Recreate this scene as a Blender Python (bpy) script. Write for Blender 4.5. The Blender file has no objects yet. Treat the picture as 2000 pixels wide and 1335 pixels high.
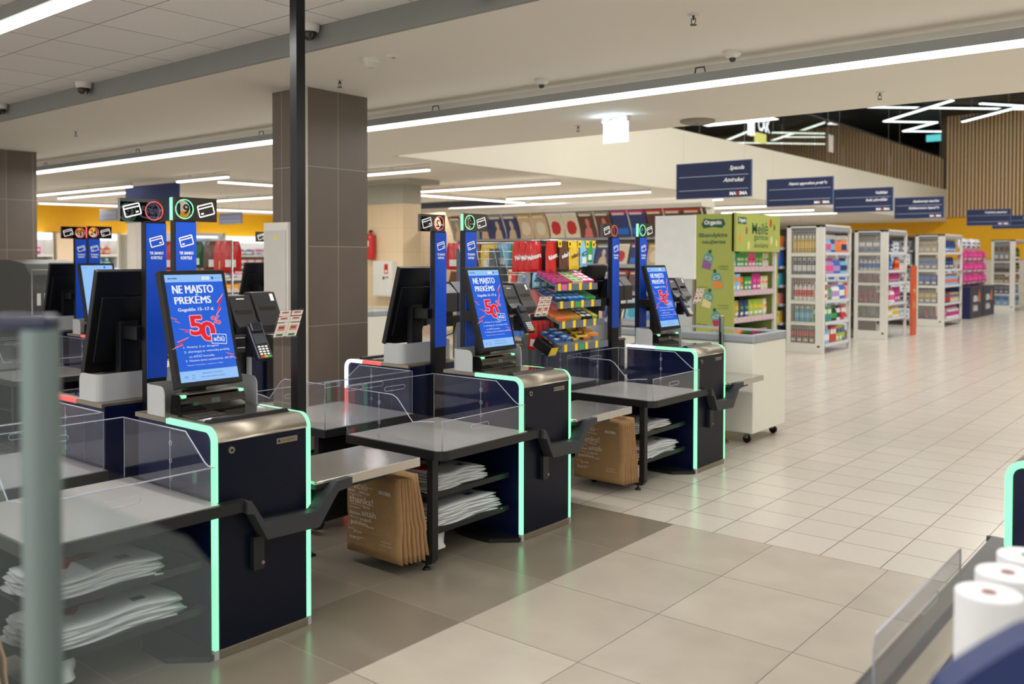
import bpy, bmesh, math, random
from mathutils import Vector, Matrix, noise
random.seed(7)
R = random.Random(11)
SC = bpy.context.scene
COL = SC.collection
pi = math.pi

# ------------------------------------------------------------------ camera
F_PX, YAW, PIT, ROL, CY, CAMZ = 1759.5, .686602, .0217789, .0017903, 540.06, 1.54
w = Vector((-math.sin(YAW) * math.cos(PIT), math.cos(YAW) * math.cos(PIT), -math.sin(PIT)))
r0 = Vector((math.cos(YAW), math.sin(YAW), 0)); u0 = r0.cross(w)
r1 = math.cos(ROL) * r0 + math.sin(ROL) * u0
u1 = -math.sin(ROL) * r0 + math.cos(ROL) * u0
cam = bpy.data.cameras.new('camera'); camo = bpy.data.objects.new('camera', cam); COL.objects.link(camo)
camo.matrix_world = Matrix(((r1.x, u1.x, -w.x, 0), (r1.y, u1.y, -w.y, 0), (r1.z, u1.z, -w.z, CAMZ), (0, 0, 0, 1)))
cam.sensor_width = 36; cam.lens = F_PX / 2000 * 36
cam.shift_x = 0; cam.shift_y = -(667.5 - CY) / 2000
cam.clip_start = .05; cam.clip_end = 200
cam.dof.use_dof = True; cam.dof.focus_distance = 4.7; cam.dof.aperture_fstop = 2.2; cam.dof.aperture_blades = 0
SC.camera = camo

# ------------------------------------------------------------------ world, exposure
SC.view_settings.view_transform = 'Standard'; SC.view_settings.look = 'None'
SC.view_settings.exposure = -0.07; SC.view_settings.gamma = 1.0
wd = bpy.data.worlds.new('world'); SC.world = wd; wd.use_nodes = True
bg = wd.node_tree.nodes['Background']
bg.inputs[0].default_value = (1.0, .97, .93, 1); bg.inputs[1].default_value = 1.15
SC.cycles.max_bounces = 8; SC.cycles.transparent_max_bounces = 24
SC.cycles.diffuse_bounces = 3; SC.cycles.glossy_bounces = 4
SC.cycles.sample_clamp_indirect = 4.0

def area(name, loc, sx, sy, power, col=(1, .98, .95), rot=(0, 0, 0)):
    l = bpy.data.lights.new(name, 'AREA'); l.shape = 'RECTANGLE'; l.size = sx; l.size_y = sy
    l.energy = power; l.color = col
    o = bpy.data.objects.new(name, l); o.location = loc; o.rotation_euler = rot; COL.objects.link(o)
    return o
# the light of the ceiling tubes, plus added fill lights
area('tube_and_fill_light', (-1, 5.36, 2.60), 7.5, .08, 88)
area('tube_and_fill_light', (-9, 5.36, 2.60), 7.5, .08, 88)
area('tube_and_fill_light', (-3.5, 2.19, 2.84), 6, .08, 78)
area('tube_and_fill_light', (-3.5, -.8, 2.86), 8, .08, 90)
area('tube_and_fill_light', (-5, -3.6, 2.86), 12, .2, 560)  # added unseen fill behind the camera, bounces off the floor onto the tiled ceiling
area('tube_and_fill_light', (3.0, 2.3, 2.80), 5, .08, 60)
for x, y, sx, sy, p in ((-10, 8.9, 3.2, .08, 45), (-10.2, 11.75, 3.2, .08, 50), (-12.4, 13.6, .08, 2.4, 40), (-10, 14.35, 3.4, .08, 50),
                        (-17.8, 7.7, 3, .08, 60), (-18, 11, 3, .08, 60), (-20.6, 10, .08, 3, 70), (-20.4, 13.8, .08, 3, 70), (-9.3, 20, 3, .08, 50)):
    area('tube_and_fill_light', (x, y, 2.66), sx, sy, p)
# lamps of the open hall over the main aisle
for x, y in ((-4.5, 12), (-1.0, 10), (-3.4, 17), (-3.2, 22), (-3, 28), (1.5, 15)):
    area('hall_light', (x, y, 6.2), 2.6, 2.6, 210 if y < 20 else 290, (1, .96, .91))
for x, y in ((-12, 18), (-12, 24), (-12, 30), (-17, 15)):
    area('tube_and_fill_light', (x, y, 2.66), 4, .3, 90)  # fill lights added to brighten the dark back region, no tubes modelled here

# ------------------------------------------------------------------ materials
def lin(c):
    return tuple(((x / 255) / 12.92 if x / 255 <= .04045 else ((x / 255 + .055) / 1.055) ** 2.4) for x in c)
_M = {}
def mat(name, col, rough=.5, metal=0., noise_amt=.06, scale=8., bump=0., emit=None, es=0., coat=0., spec=.5):
    if name in _M: return _M[name]
    m = bpy.data.materials.new(name); m.use_nodes = True
    nt = m.node_tree; b = nt.nodes['Principled BSDF']
    c = lin(col)
    b.inputs['Roughness'].default_value = rough; b.inputs['Metallic'].default_value = metal
    b.inputs['Specular IOR Level'].default_value = spec
    if coat: b.inputs['Coat Weight'].default_value = coat
    tc = nt.nodes.new('ShaderNodeTexCoord'); nz = nt.nodes.new('ShaderNodeTexNoise')
    nz.inputs['Scale'].default_value = scale; nz.inputs['Detail'].default_value = 4
    nt.links.new(tc.outputs['Object'], nz.inputs['Vector'])
    mx = nt.nodes.new('ShaderNodeMix'); mx.data_type = 'RGBA'
    mx.inputs[6].default_value = (*[x * (1 - noise_amt) for x in c], 1); mx.inputs[7].default_value = (*[min(1, x * (1 + noise_amt)) for x in c], 1)
    nt.links.new(nz.outputs['Fac'], mx.inputs[0]); nt.links.new(mx.outputs[2], b.inputs['Base Color'])
    if bump:
        bp = nt.nodes.new('ShaderNodeBump'); bp.inputs['Strength'].default_value = bump; bp.inputs['Distance'].default_value = .01
        nt.links.new(nz.outputs['Fac'], bp.inputs['Height']); nt.links.new(bp.outputs[0], b.inputs['Normal'])
    if emit is not None:
        b.inputs['Emission Color'].default_value = (*emit, 1); b.inputs['Emission Strength'].default_value = es
    _M[name] = m
    return m
def glow(name, col, s):
    return mat(name, (8, 8, 8), .2, emit=col, es=s, noise_amt=0, spec=.25)
def clear(name, tint, gloss=.06, rough=.02, diff=0., dcol=(.8, .8, .8)):
    if name in _M: return _M[name]
    m = bpy.data.materials.new(name); m.use_nodes = True; nt = m.node_tree
    nt.nodes.remove(nt.nodes['Principled BSDF']); out = nt.nodes['Material Output']
    t = nt.nodes.new('ShaderNodeBsdfTransparent'); t.inputs[0].default_value = (*tint, 1)
    g = nt.nodes.new('ShaderNodeBsdfGlossy'); g.inputs['Roughness'].default_value = rough; g.inputs[0].default_value = (1, 1, 1, 1)
    fr = nt.nodes.new('ShaderNodeFresnel'); fr.inputs[0].default_value = 1.45
    ma = nt.nodes.new('ShaderNodeMath'); ma.operation = 'MULTIPLY'; ma.inputs[1].default_value = gloss * 30
    ge = nt.nodes.new('ShaderNodeNewGeometry'); inv = nt.nodes.new('ShaderNodeMath'); inv.operation = 'SUBTRACT'; inv.inputs[0].default_value = 1
    nt.links.new(ge.outputs['Backfacing'], inv.inputs[1]); m0 = nt.nodes.new('ShaderNodeMath'); m0.operation = 'MULTIPLY'; m0.use_clamp = True
    nt.links.new(fr.outputs[0], m0.inputs[0]); nt.links.new(inv.outputs[0], m0.inputs[1])
    nt.links.new(m0.outputs[0], ma.inputs[0])
    mx = nt.nodes.new('ShaderNodeMixShader'); nt.links.new(ma.outputs[0], mx.inputs[0])
    nt.links.new(t.outputs[0], mx.inputs[1]); nt.links.new(g.outputs[0], mx.inputs[2])
    last = mx
    if diff:
        d = nt.nodes.new('ShaderNodeBsdfDiffuse'); d.inputs[0].default_value = (*dcol, 1)
        m2 = nt.nodes.new('ShaderNodeMixShader'); m2.inputs[0].default_value = diff
        nt.links.new(mx.outputs[0], m2.inputs[1]); nt.links.new(d.outputs[0], m2.inputs[2]); last = m2
    nt.links.new(last.outputs[0], out.inputs['Surface'])
    _M[name] = m
    return m
def brick(name, c1, c2, cm, size, mortar, shift, rough, wall=False, nscale=3., namt=.12, spec=.5):
    m = bpy.data.materials.new(name); m.use_nodes = True; nt = m.node_tree; b = nt.nodes['Principled BSDF']
    tc = nt.nodes.new('ShaderNodeTexCoord'); sp = nt.nodes.new('ShaderNodeSeparateXYZ'); cb = nt.nodes.new('ShaderNodeCombineXYZ')
    nt.links.new(tc.outputs['Object'], sp.inputs[0])
    if wall:
        ad = nt.nodes.new('ShaderNodeMath'); nt.links.new(sp.outputs[0], ad.inputs[0]); nt.links.new(sp.outputs[1], ad.inputs[1])
        nt.links.new(ad.outputs[0], cb.inputs[0]); nt.links.new(sp.outputs[2], cb.inputs[1])
    else:
        nt.links.new(sp.outputs[0], cb.inputs[0]); nt.links.new(sp.outputs[1], cb.inputs[1])
    mp = nt.nodes.new('ShaderNodeVectorMath'); mp.operation = 'SUBTRACT'; mp.inputs[1].default_value = (shift[0], shift[1], 0)
    nt.links.new(cb.outputs[0], mp.inputs[0])
    br = nt.nodes.new('ShaderNodeTexBrick'); br.offset = 0; br.squash = 1
    br.inputs['Scale'].default_value = 1; br.inputs['Brick Width'].default_value = size[0]; br.inputs['Row Height'].default_value = size[1]
    br.inputs['Mortar Size'].default_value = mortar; br.inputs['Mortar Smooth'].default_value = .1
    br.inputs['Color1'].default_value = (*lin(c1), 1); br.inputs['Color2'].default_value = (*lin(c2), 1); br.inputs['Mortar'].default_value = (*lin(cm), 1)
    nt.links.new(mp.outputs[0], br.inputs['Vector'])
    nz = nt.nodes.new('ShaderNodeTexNoise'); nz.inputs['Scale'].default_value = nscale; nz.inputs['Detail'].default_value = 6
    nt.links.new(tc.outputs['Object'], nz.inputs['Vector'])
    mr = nt.nodes.new('ShaderNodeMapRange'); mr.inputs[3].default_value = 1 - namt; mr.inputs[4].default_value = 1 + namt
    nt.links.new(nz.outputs['Fac'], mr.inputs[0])
    mx = nt.nodes.new('ShaderNodeVectorMath'); mx.operation = 'SCALE'
    nt.links.new(br.outputs['Color'], mx.inputs[0]); nt.links.new(mr.outputs[0], mx.inputs['Scale'])
    nt.links.new(mx.outputs[0], b.inputs['Base Color']); b.inputs['Roughness'].default_value = rough
    b.inputs['Specular IOR Level'].default_value = spec
    bp = nt.nodes.new('ShaderNodeBump'); bp.inputs['Strength'].default_value = .25; bp.inputs['Distance'].default_value = .003; bp.invert = True
    nt.links.new(br.outputs['Fac'], bp.inputs['Height']); nt.links.new(bp.outputs[0], b.inputs['Normal'])
    return m

steel = mat('brushed_steel', (150, 142, 128), .42, .85, .05, 60)
steel_top = mat('table_steel', (208, 205, 199), .2, .4, .04, 30)
shelf_steel = mat('shelf_steel', (196, 192, 186), .2, .85, .04, 30)
navy = mat('navy_panel', (12, 19, 52), .25, 0, .08, 12, spec=.35)
navydoor = mat('navy_door', (8, 13, 30), .35, 0, .08, 12, spec=.2)
black = mat('black_plastic', (12, 13, 15), .4, spec=.3)
blackm = mat('black_metal', (26, 27, 29), .42, .2)
dgrey = mat('dark_grey_metal', (58, 62, 68), .42, .3)
white = mat('white_enamel', (222, 220, 212), .4)
offw = mat('offwhite_panel', (216, 212, 202), .55)
frost = mat('frosted_plastic', (170, 173, 174), .45)
glossblack = mat('black_glass', (8, 9, 11), .06, 0, 0, coat=1)
blue = mat('blue_fascia', (0, 84, 218), .45, 0, .03)
lettw = mat('white_lettering', (235, 235, 235), .5)
letgl = mat('lit_white_print', (235, 235, 235), .5, emit=(1, 1, 1), es=.25)
acr = clear('clear_acrylic', (.955, .96, .98), .05)
acre = mat('acrylic_edge', (178, 182, 200), .15, 0, 0)
green = glow('green_led', (.25, 1.0, .44), 1.85)
red = glow('red_led', (1.0, .13, .12), 1.2)
whiteled = glow('white_led', (.85, .92, 1), 2.2)
tube = glow('lamp_tube', (1, .985, .95), 4.0)
kraft = mat('kraft_paper', (166, 130, 88), .8, 0, .1, 25, .3)
plast = mat('white_plastic_film', (205, 208, 210), .35, 0, .06, 10, .2)
redpr = mat('red_print', (150, 40, 36), .5)
navypr = mat('navy_print', (50, 60, 95), .5)
redm = mat('red_paint', (196, 36, 30), .35)
yellow = mat('yellow_paint', (255, 188, 6), .5)
grey = mat('grey_metal', (150, 152, 150), .45, .2)
wire = mat('chrome_wire', (190, 190, 186), .3, .8)
signnavy = mat('sign_navy', (26, 40, 82), .45)
cream = mat('cream_wall', (228, 224, 206), .7, 0, .02, 3)
yel_tag = mat('yellow_tag', (238, 206, 40), .5)

def P(name, rgb, rough=.4): return mat(name, rgb, rough, 0, .08, 20)

# ------------------------------------------------------------------ mesh builder
_T = {}
def glyphs(s, shear=0., bold=0.):
    k = (s, shear, bold)
    if k in _T: return _T[k]
    cu = bpy.data.curves.new('t', 'FONT'); cu.body = s; cu.size = 1; cu.shear = shear; cu.offset = bold
    cu.resolution_u = 3; cu.fill_mode = 'FRONT' if hasattr(cu, 'fill_mode') else cu.fill_mode
    o = bpy.data.objects.new('t', cu); COL.objects.link(o)
    dg = bpy.context.evaluated_depsgraph_get(); me = o.evaluated_get(dg).to_mesh()
    v = [(p.co.x, p.co.y) for p in me.vertices]; f = [tuple(p.vertices) for p in me.polygons]
    # keep only front faces
    o.evaluated_get(dg).to_mesh_clear(); bpy.data.objects.remove(o); bpy.data.curves.remove(cu)
    xs = [a for a, b in v] or [0]; ys = [b for a, b in v] or [0]
    _T[k] = (v, f, min(xs), max(xs), min(ys), max(ys))
    return _T[k]

class MB:
    def __init__(s, mir=False): s.v = []; s.f = []; s.m = []; s.s = []; s.mir = mir
    def add(s, vs, fs, m=0, sm=False, M=None):
        n = len(s.v)
        for p in vs:
            p = Vector(p)
            if M is not None: p = M @ p
            s.v.append(p)
        for f in fs: s.f.append(tuple(i + n for i in f)); s.m.append(m); s.s.append(sm)
        return s
    def box(s, a, b, m=0, M=None):
        x0, x1 = sorted((a[0], b[0])); y0, y1 = sorted((a[1], b[1])); z0, z1 = sorted((a[2], b[2]))
        return s.add([(x0, y0, z0), (x1, y0, z0), (x1, y1, z0), (x0, y1, z0), (x0, y0, z1), (x1, y0, z1), (x1, y1, z1), (x0, y1, z1)],
                     [(3, 2, 1, 0), (4, 5, 6, 7), (0, 1, 5, 4), (1, 2, 6, 5), (2, 3, 7, 6), (3, 0, 4, 7)], m, False, M)
    def prism(s, poly, ax, lo, hi, m=0, sm=False, M=None):
        def P3(u, v, t): return {'x': (t, u, v), 'y': (u, t, v), 'z': (u, v, t)}[ax]
        n = len(poly); A = sum(poly[i][0] * poly[(i + 1) % n][1] - poly[(i + 1) % n][0] * poly[i][1] for i in range(n))
        if (A < 0) != (ax == 'y'): poly = poly[::-1]
        vs = [P3(u, v, lo) for u, v in poly] + [P3(u, v, hi) for u, v in poly]
        s.add(vs, [tuple(range(n - 1, -1, -1)), tuple(range(n, 2 * n))], m, False, M)
        return s.add(vs, [(i, (i + 1) % n, n + (i + 1) % n, n + i) for i in range(n)], m, sm, M)
    def cyl(s, p, q, r, r2=None, n=16, m=0, caps=True, sm=True, M=None):
        p = Vector(p); q = Vector(q); r2 = r if r2 is None else r2
        d = (q - p).normalized(); a = d.orthogonal().normalized(); b = d.cross(a)
        vs = [p + r * (math.cos(2 * pi * i / n) * a + math.sin(2 * pi * i / n) * b) for i in range(n)]
        vs += [q + r2 * (math.cos(2 * pi * i / n) * a + math.sin(2 * pi * i / n) * b) for i in range(n)]
        s.add(vs, [(i, (i + 1) % n, n + (i + 1) % n, n + i) for i in range(n)], m, sm, M)
        if caps: s.add(vs, [tuple(range(n - 1, -1, -1)), tuple(range(n, 2 * n))], m, False, M)
        return s
    def tube(s, pts, r, n=6, m=0, closed=False, M=None):
        pts = [Vector(p) for p in pts]; k = len(pts); rings = []
        for i, p in enumerate(pts):
            a = pts[i - 1] if (i or closed) else p; b = pts[(i + 1) % k] if (i < k - 1 or closed) else p
            d = (b - a).normalized(); e = Vector((0, 0, 1)) if abs(d.z) < .9 else Vector((0, 1, 0))
            x = d.cross(e).normalized(); y = x.cross(d)
            rings += [p + r * (math.cos(2 * pi * j / n) * x + math.sin(2 * pi * j / n) * y) for j in range(n)]
        fs = []
        for i in range(k if closed else k - 1):
            i2 = (i + 1) % k
            for j in range(n): fs.append((i * n + j, i * n + (j + 1) % n, i2 * n + (j + 1) % n, i2 * n + j))
        if not closed: fs += [tuple(range(n - 1, -1, -1)), tuple(range((k - 1) * n, k * n))]
        return s.add(rings, fs, m, True, M)
    def lathe(s, prof, c=(0, 0, 0), n=16, m=0, mats=None, M=None):
        vs = []; k = len(prof)
        for r, z in prof:
            for j in range(n): vs.append((c[0] + r * math.cos(2 * pi * j / n), c[1] + r * math.sin(2 * pi * j / n), c[2] + z))
        for i in range(k - 1):
            s.add(vs[i * n:(i + 2) * n], [(j, (j + 1) % n, n + (j + 1) % n, n + j) for j in range(n)], (mats[i] if mats else m), True, M)
        s.add(vs[:n], [tuple(range(n - 1, -1, -1))], mats[0] if mats else m, False, M)
        s.add(vs[-n:], [tuple(range(n))], mats[-1] if mats else m, False, M)
        return s
    def text(s, t, o, u, v, w=None, h=None, m=0, al='c', lift=.0006, shear=0., bold=0.):
        vs, fs, x0, x1, y0, y1 = glyphs(t, shear, bold)
        if not vs: return s
        W = max(x1 - x0, 1e-4); H = max(y1 - y0, 1e-4)
        sx = w / W if w else None; sy = h / H if h else None
        if sx is None: sx = sy
        if sy is None: sy = sx
        o = Vector(o); u = Vector(u).normalized(); v = Vector(v).normalized(); nn = u.cross(v)
        if s.mir: pass
        cx = {'c': (x0 + x1) / 2, 'l': x0, 'r': x1}[al]; cy = (y0 + y1) / 2
        fl = -1 if s.mir else 1
        pts = [o + u * ((a - cx) * sx * fl) + v * ((b - cy) * sy) + nn * lift for a, b in vs]
        return s.add(pts, fs if not s.mir else [f[::-1] for f in fs], m)
    def quad(s, o, u, v, w, h, m=0, lift=0., rot=0.):
        o = Vector(o); u = Vector(u).normalized(); v = Vector(v).normalized(); nn = u.cross(v)
        c, d = math.cos(rot), math.sin(rot)
        pts = [o + u * (a * w / 2 * c - b * h / 2 * d) + v * (a * w / 2 * d + b * h / 2 * c) + nn * lift for a, b in ((-1, -1), (1, -1), (1, 1), (-1, 1))]
        return s.add(pts, [(0, 1, 2, 3)], m)
    def poly(s, pts2, o, u, v, m=0, lift=0.):
        o = Vector(o); u = Vector(u).normalized(); v = Vector(v).normalized(); nn = u.cross(v)
        n = len(pts2)
        A = sum(pts2[i][0] * pts2[(i + 1) % n][1] - pts2[(i + 1) % n][0] * pts2[i][1] for i in range(n))
        if A < 0: pts2 = pts2[::-1]
        return s.add([o + u * a + v * b + nn * lift for a, b in pts2], [tuple(range(n))], m)
    def mesh(s, name, mats):
        me = bpy.data.meshes.new(name)
        if s.mir:
            vs = [(-p.x, p.y, p.z) for p in s.v]; fs = [f[::-1] for f in s.f]
        else: vs = [tuple(p) for p in s.v]; fs = s.f
        me.from_pydata(vs, [], fs)
        for x in mats: me.materials.append(x)
        me.polygons.foreach_set('material_index', s.m); me.polygons.foreach_set('use_smooth', s.s)
        me.update()
        return me
    def build(s, name, mats, parent=None, bevel=0., loc=None, rot=None):
        if not isinstance(mats, (list, tuple)): mats = [mats]
        o = bpy.data.objects.new(name, s.mesh(name, mats)); COL.objects.link(o)
        if parent is not None: o.parent = parent
        if loc is not None: o.location = loc
        if rot is not None: o.rotation_euler = rot
        if bevel:
            b = o.modifiers.new('bevel', 'BEVEL'); b.width = bevel; b.segments = 2; b.limit_method = 'ANGLE'
        return o

def thing(name, label, cat, loc=(0, 0, 0), rz=0, group=None):
    o = bpy.data.objects.new(name, None); COL.objects.link(o); o.empty_display_size = .1
    o.location = loc; o.rotation_euler = (0, 0, rz)
    return tag(o, label, cat, group)
def tag(o, label, cat, group=None):
    o['label'] = label; o['category'] = cat
    if group: o['group'] = group
    return o
def struct(name, mb, mats, **k):
    o = mb.build(name, mats, **k); o['kind'] = 'structure'; return o
def copy_tree(o, parent=None, label=None, loc=None, rz=None, group=None):
    c = o.copy(); COL.objects.link(c)
    if parent is not None: c.parent = parent
    if label: c['label'] = label
    if group: c['group'] = group
    if loc is not None: c.location = loc
    if rz is not None: c.rotation_euler = (0, 0, rz)
    for ch in list(o.children): copy_tree(ch, c)
    return c

# ------------------------------------------------------------------ the room
ZC = 2.815
BY = 4.592
g_tile = brick('grey_floor_tile', (182, 173, 159), (166, 157, 143), (116, 108, 99), (.597, .602), .0022, (-1.36 - .597 * 20, BY - .602 * 20), .26, False, 3.5, .16)
l_tile = brick('light_floor_tile', (198, 191, 179), (193, 186, 174), (112, 104, 95), (.3025, .3025), .0026, (-1.702 - .3025 * 60, BY), .22, False, 30, .05)
g_tile2 = brick('dark_grey_floor_tile', (134, 125, 112), (120, 111, 98), (146, 138, 124), (.597, .602), .0022, (-1.36 - .597 * 20, BY - .602 * 20), .24, False, 3.5, .16)  # darker grey tile, ends at a joint line along the kiosks
struct('floor', MB().box((-30, -6, -.1), (-2.554, BY, 0)), g_tile2)
struct('floor', MB().box((-2.554, -6, -.1), (10, BY, 0)), g_tile)
struct('floor', MB().box((-30, BY, -.1), (10, 40, 0)), l_tile)
ceil_m = mat('painted_ceiling', (238, 232, 220), .8, 0, .02, 2)
struct('ceiling', MB().box((-30, 3.55, ZC), (10, 7.87, ZC + .3)), ceil_m)
struct('ceiling', MB().box((-30, 7.87, ZC), (-8.302, 40, ZC + .3)), ceil_m)
c_tile = brick('ceiling_tile', (242, 239, 236), (236, 233, 230), (150, 146, 140), (.615, .605), .004, (-6.06 - .615 * 40, 3.268 - .605 * 20), .8, False, 60, .04)
struct('ceiling', MB().box((-30, -6, 2.95), (10, 3.55, 3.1)), c_tile)
struct('trim_1', MB().box((-30, 3.53, ZC - .004), (10, 3.56, 2.952)), mat('grey_fascia', (140, 142, 138), .6))
# mezzanine edge wall
struct('wall_mezzanine', MB().box((-8.42, 7.87, ZC - .01), (-8.30, 34.2, 3.93)), cream)
struct('floor_mezzanine', MB().box((-40, 7.87, 3.7), (-8.42, 60, 3.9)), cream)
struct('wall_back', MB().box((-30, 34.35, 0), (10, 34.6, 3.9)).box((-8.5, 34.35, 3.9), (10, 34.6, 6.5)), cream)
struct('wall_upper_back', MB().box((-40, 59, 3.9), (-8.4, 59.2, 6.5)), mat('upper_grey', (90, 88, 84), .6))
struct('trim_2', MB().box((-14, 34.30, 1.5), (8, 34.36, 2.97)), yellow)
# slat cladding on the far wall
mb = MB()
x = -8.3
wood_back = mat('dark_wood', (92, 72, 52), .6, 0, .15, 6)
wood = mat('slat_wood', (236, 200, 152), .5, 0, .12, 10)
mb.box((-8.5, 34.25, 2.97), (6, 34.35, 6.5), 1); mb.box((-8.5, 34.35, 3.95), (-8.4, 50, 6.5), 1)
while x < 6:
    mb.box((x, 34.20, 2.97), (x + .065, 34.26, 6.5), 0); x += .115
struct('wall_slats', mb, [wood, wood_back])
darkc = mat('dark_ceiling', (46, 48, 46), .7)
struct('ceiling_hall', MB().box((-40, 7.6, 6.5), (10, 60, 6.65)), darkc)
struct('wall_upper', MB().box((-40, 7.87, 3.9), (-39.8, 60, 6.5)), mat('dark_shop_wall', (62, 50, 38), .6, 0, .25, 2))
mb = MB()
for i in range(75): mb.box((-11.0, 30.2 + i * .2, 3.9), (-10.9, 30.3 + i * .2, 6.15), 0)
mb.box((-11.1, 30.1, 3.9), (-11.0, 46, 6.2), 1)
for x0, x1, y0, y1 in ((-16.2, -15.8, 36.5, 38.5), (-19, -18.5, 36, 37.2), (-16.5, -16, 22, 23.2)):
    mb.box((x0, y0, 3.9), (x1, y1, 6.3), 0)
struct('wall_upper_panels', mb, [mat('brown_slat', (120, 98, 72), .5, 0, .2, 8), wood_back])
struct('wall_left', MB().box((-23.6, -6, 0), (-23.3, 34.3, 2.82)), cream)
struct('trim_3', MB().box((-23.3, 6, 2.15), (-23.22, 34, 2.82)), yellow)
struct('wall_far_right', MB().box((6, 7.8, 0), (6.2, 34.4, 6.5)), cream)
# bounce from the rest of the shop behind the picture stays with the world light

# columns
col_t = brick('column_tile', (106, 94, 83), (97, 86, 76), (158, 146, 130), (.305, .605), .0025, (-5.50 + 4.27 - .305 * 40, 1.013 - .605 * 4), .45, True, 5, .12)
def column(xr, y0, y1, wx, m, nm='trim_4'):
    o = struct(nm, MB().box((xr - wx, y0, 0), (xr, y1, ZC)), m)
    struct(nm, MB().box((xr - .004, y0 - .008, 0), (xr + .010, y0 + .006, ZC)).box((xr - .012, y0 - .009, 0), (xr + .004, y0 + .001, ZC)), mat('corner_bead', (196, 186, 170), .4))
column(-5.50, 4.27, 4.875, .42, col_t)
column(-11.55, 4.27, 4.875, .42, col_t)
bt = brick('beige_tile', (230, 206, 168), (226, 202, 164), (190, 166, 130), (.6, .4), .0015, (0, .02), .35, True, 3, .04)
struct('trim_5', MB().box((-12.2, 10.33, 0), (-10.79, 10.75, 2.42)), bt)
struct('trim_5', MB().box((-12.2, 10.33, 2.42), (-10.79, 10.75, ZC)), mat('grey_paint', (176, 172, 156), .7))
struct('trim_5', MB().box((-12.4, 10.2, 2.74), (-10.5, 10.9, ZC)), mat('grey_paint', (176, 172, 156), .7))
struct('wall_partition', MB().box((-14.5, 12.9, 0), (-11.0, 13.1, 2.42)), bt)

# ------------------------------------------------------------------ things on the ceilings
def lamp(a, b, label, z=2.73, wd=.055, hh=.06, group='tube lamps of the shop'):
    a = Vector((a[0], a[1], 0)); b = Vector((b[0], b[1], 0)); L = (b - a).length; an = math.atan2(b.y - a.y, b.x - a.x)
    c = (a + b) / 2
    t = thing('tube_lamp', label, 'ceiling lamp', (c.x, c.y, z), an, group)
    MB().box((-L / 2, -wd / 2, .012), (L / 2, wd / 2, hh)).build('housing', offw, t)
    MB().box((-L / 2, -wd / 2 + .004, -.012), (L / 2, wd / 2 - .004, .012)).build('diffuser', tube, t)
    mb = MB(); k = max(2, int(L / 2.2))
    for i in range(k):
        x = -L / 2 + L * (i + .5) / k
        mb.tube([(x - .03, 0, hh), (x - .02, 0, hh + .035), (x + .02, 0, hh + .035), (x + .03, 0, hh)], .004)
    mb.build('hanger', dgrey, t)
    return t
# the long main line
t = thing('tube_lamp', 'long continuous white line lamp running past the tiled column under the smooth ceiling', 'ceiling lamp', (0, 5.35, 2.66))
MB().box((-24, -.045, .015), (6, .045, .075)).build('housing', grey, t)
MB().box((-24, -.04, -.012), (6, .04, .015)).build('diffuser', tube, t)
mb = MB()
for i in range(12):
    x = -22 + i * 2.4
    mb.tube([(x - .04, .0, .075), (x - .03, 0, .12), (x + .03, 0, .12), (x + .04, 0, .075)], .005)
mb.build('hanger', dgrey, t)
t = thing('ceiling_conduit', 'pale square conduit on the smooth ceiling above the long line lamp', 'conduit')
MB().box((-24, 5.47, 2.775), (6, 5.51, ZC)).build('channel', offw, t)
t = thing('tube_lamp', 'wide white line lamp under the tiled ceiling beside the dome cameras', 'ceiling lamp', (0, 2.19, 2.875))
MB().box((-24, -.06, .0), (6, .06, .07)).build('housing', grey, t)
MB().box((-24, -.042, -.02), (6, .042, 0)).build('diffuser', tube, t)
GL = 'tube lamps behind the checkouts'
for a, b, l in (((-11.8, 8.87), (-8.75, 8.87), 'white tube lamp in front of the pale pillar with the extinguisher'),
                ((-11.82, 11.76), (-8.65, 11.76), 'long white tube lamp above the magazine rack end nearest the pillar'),
                ((-12.45, 12.4), (-12.45, 15.6), 'white tube lamp running away between the pillar and the magazine rack'),
                ((-11.9, 14.35), (-8.5, 14.35), 'white tube lamp ending near the mezzanine edge above the magazine posters'),
                ((-12.45, 15.9), (-12.5, 17.6), 'short far tube lamp running away above the rack header'),
                ((-10.5, 17.1), (-8.42, 17.1), 'white tube lamp behind the first blue aisle sign'),
                ((-10.1, 20.0), (-8.6, 20.0), 'white tube lamp low between the first and second aisle signs'),
                ((-11.0, 22.3), (-8.5, 22.3), 'white tube lamp behind the second blue aisle sign'),
                ((-10.8, 24.2), (-8.6, 24.2), 'white tube lamp above the green snack stand'),
                ((-21, 7.8), (-14.8, 7.8), 'tube lamp left of the dark blue banner, upper of two'),
                ((-19.1, 8.5), (-16.2, 8.5), 'tube lamp left of the dark blue banner, lower of two'),
                ((-21.2, 9.0), (-20.6, 11.5), 'tube lamp close to the yellow band on the far left'),
                ((-13.3, 7.78), (-11.9, 7.78), 'short tube lamp just right of the dark blue banner'),
                ((-12.8, 8.2), (-12.66, 10.4), 'tube lamp running away beside the grey tiled column'),
                ((-17.4, 11.0), (-15.2, 11.0), 'tube lamp above the glass fridge'),
                ((-20.5, 12.6), (-20.3, 15.2), 'tube lamp over the far cosmetics shelves')):
    lamp(a, b, l, group=GL)

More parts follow.
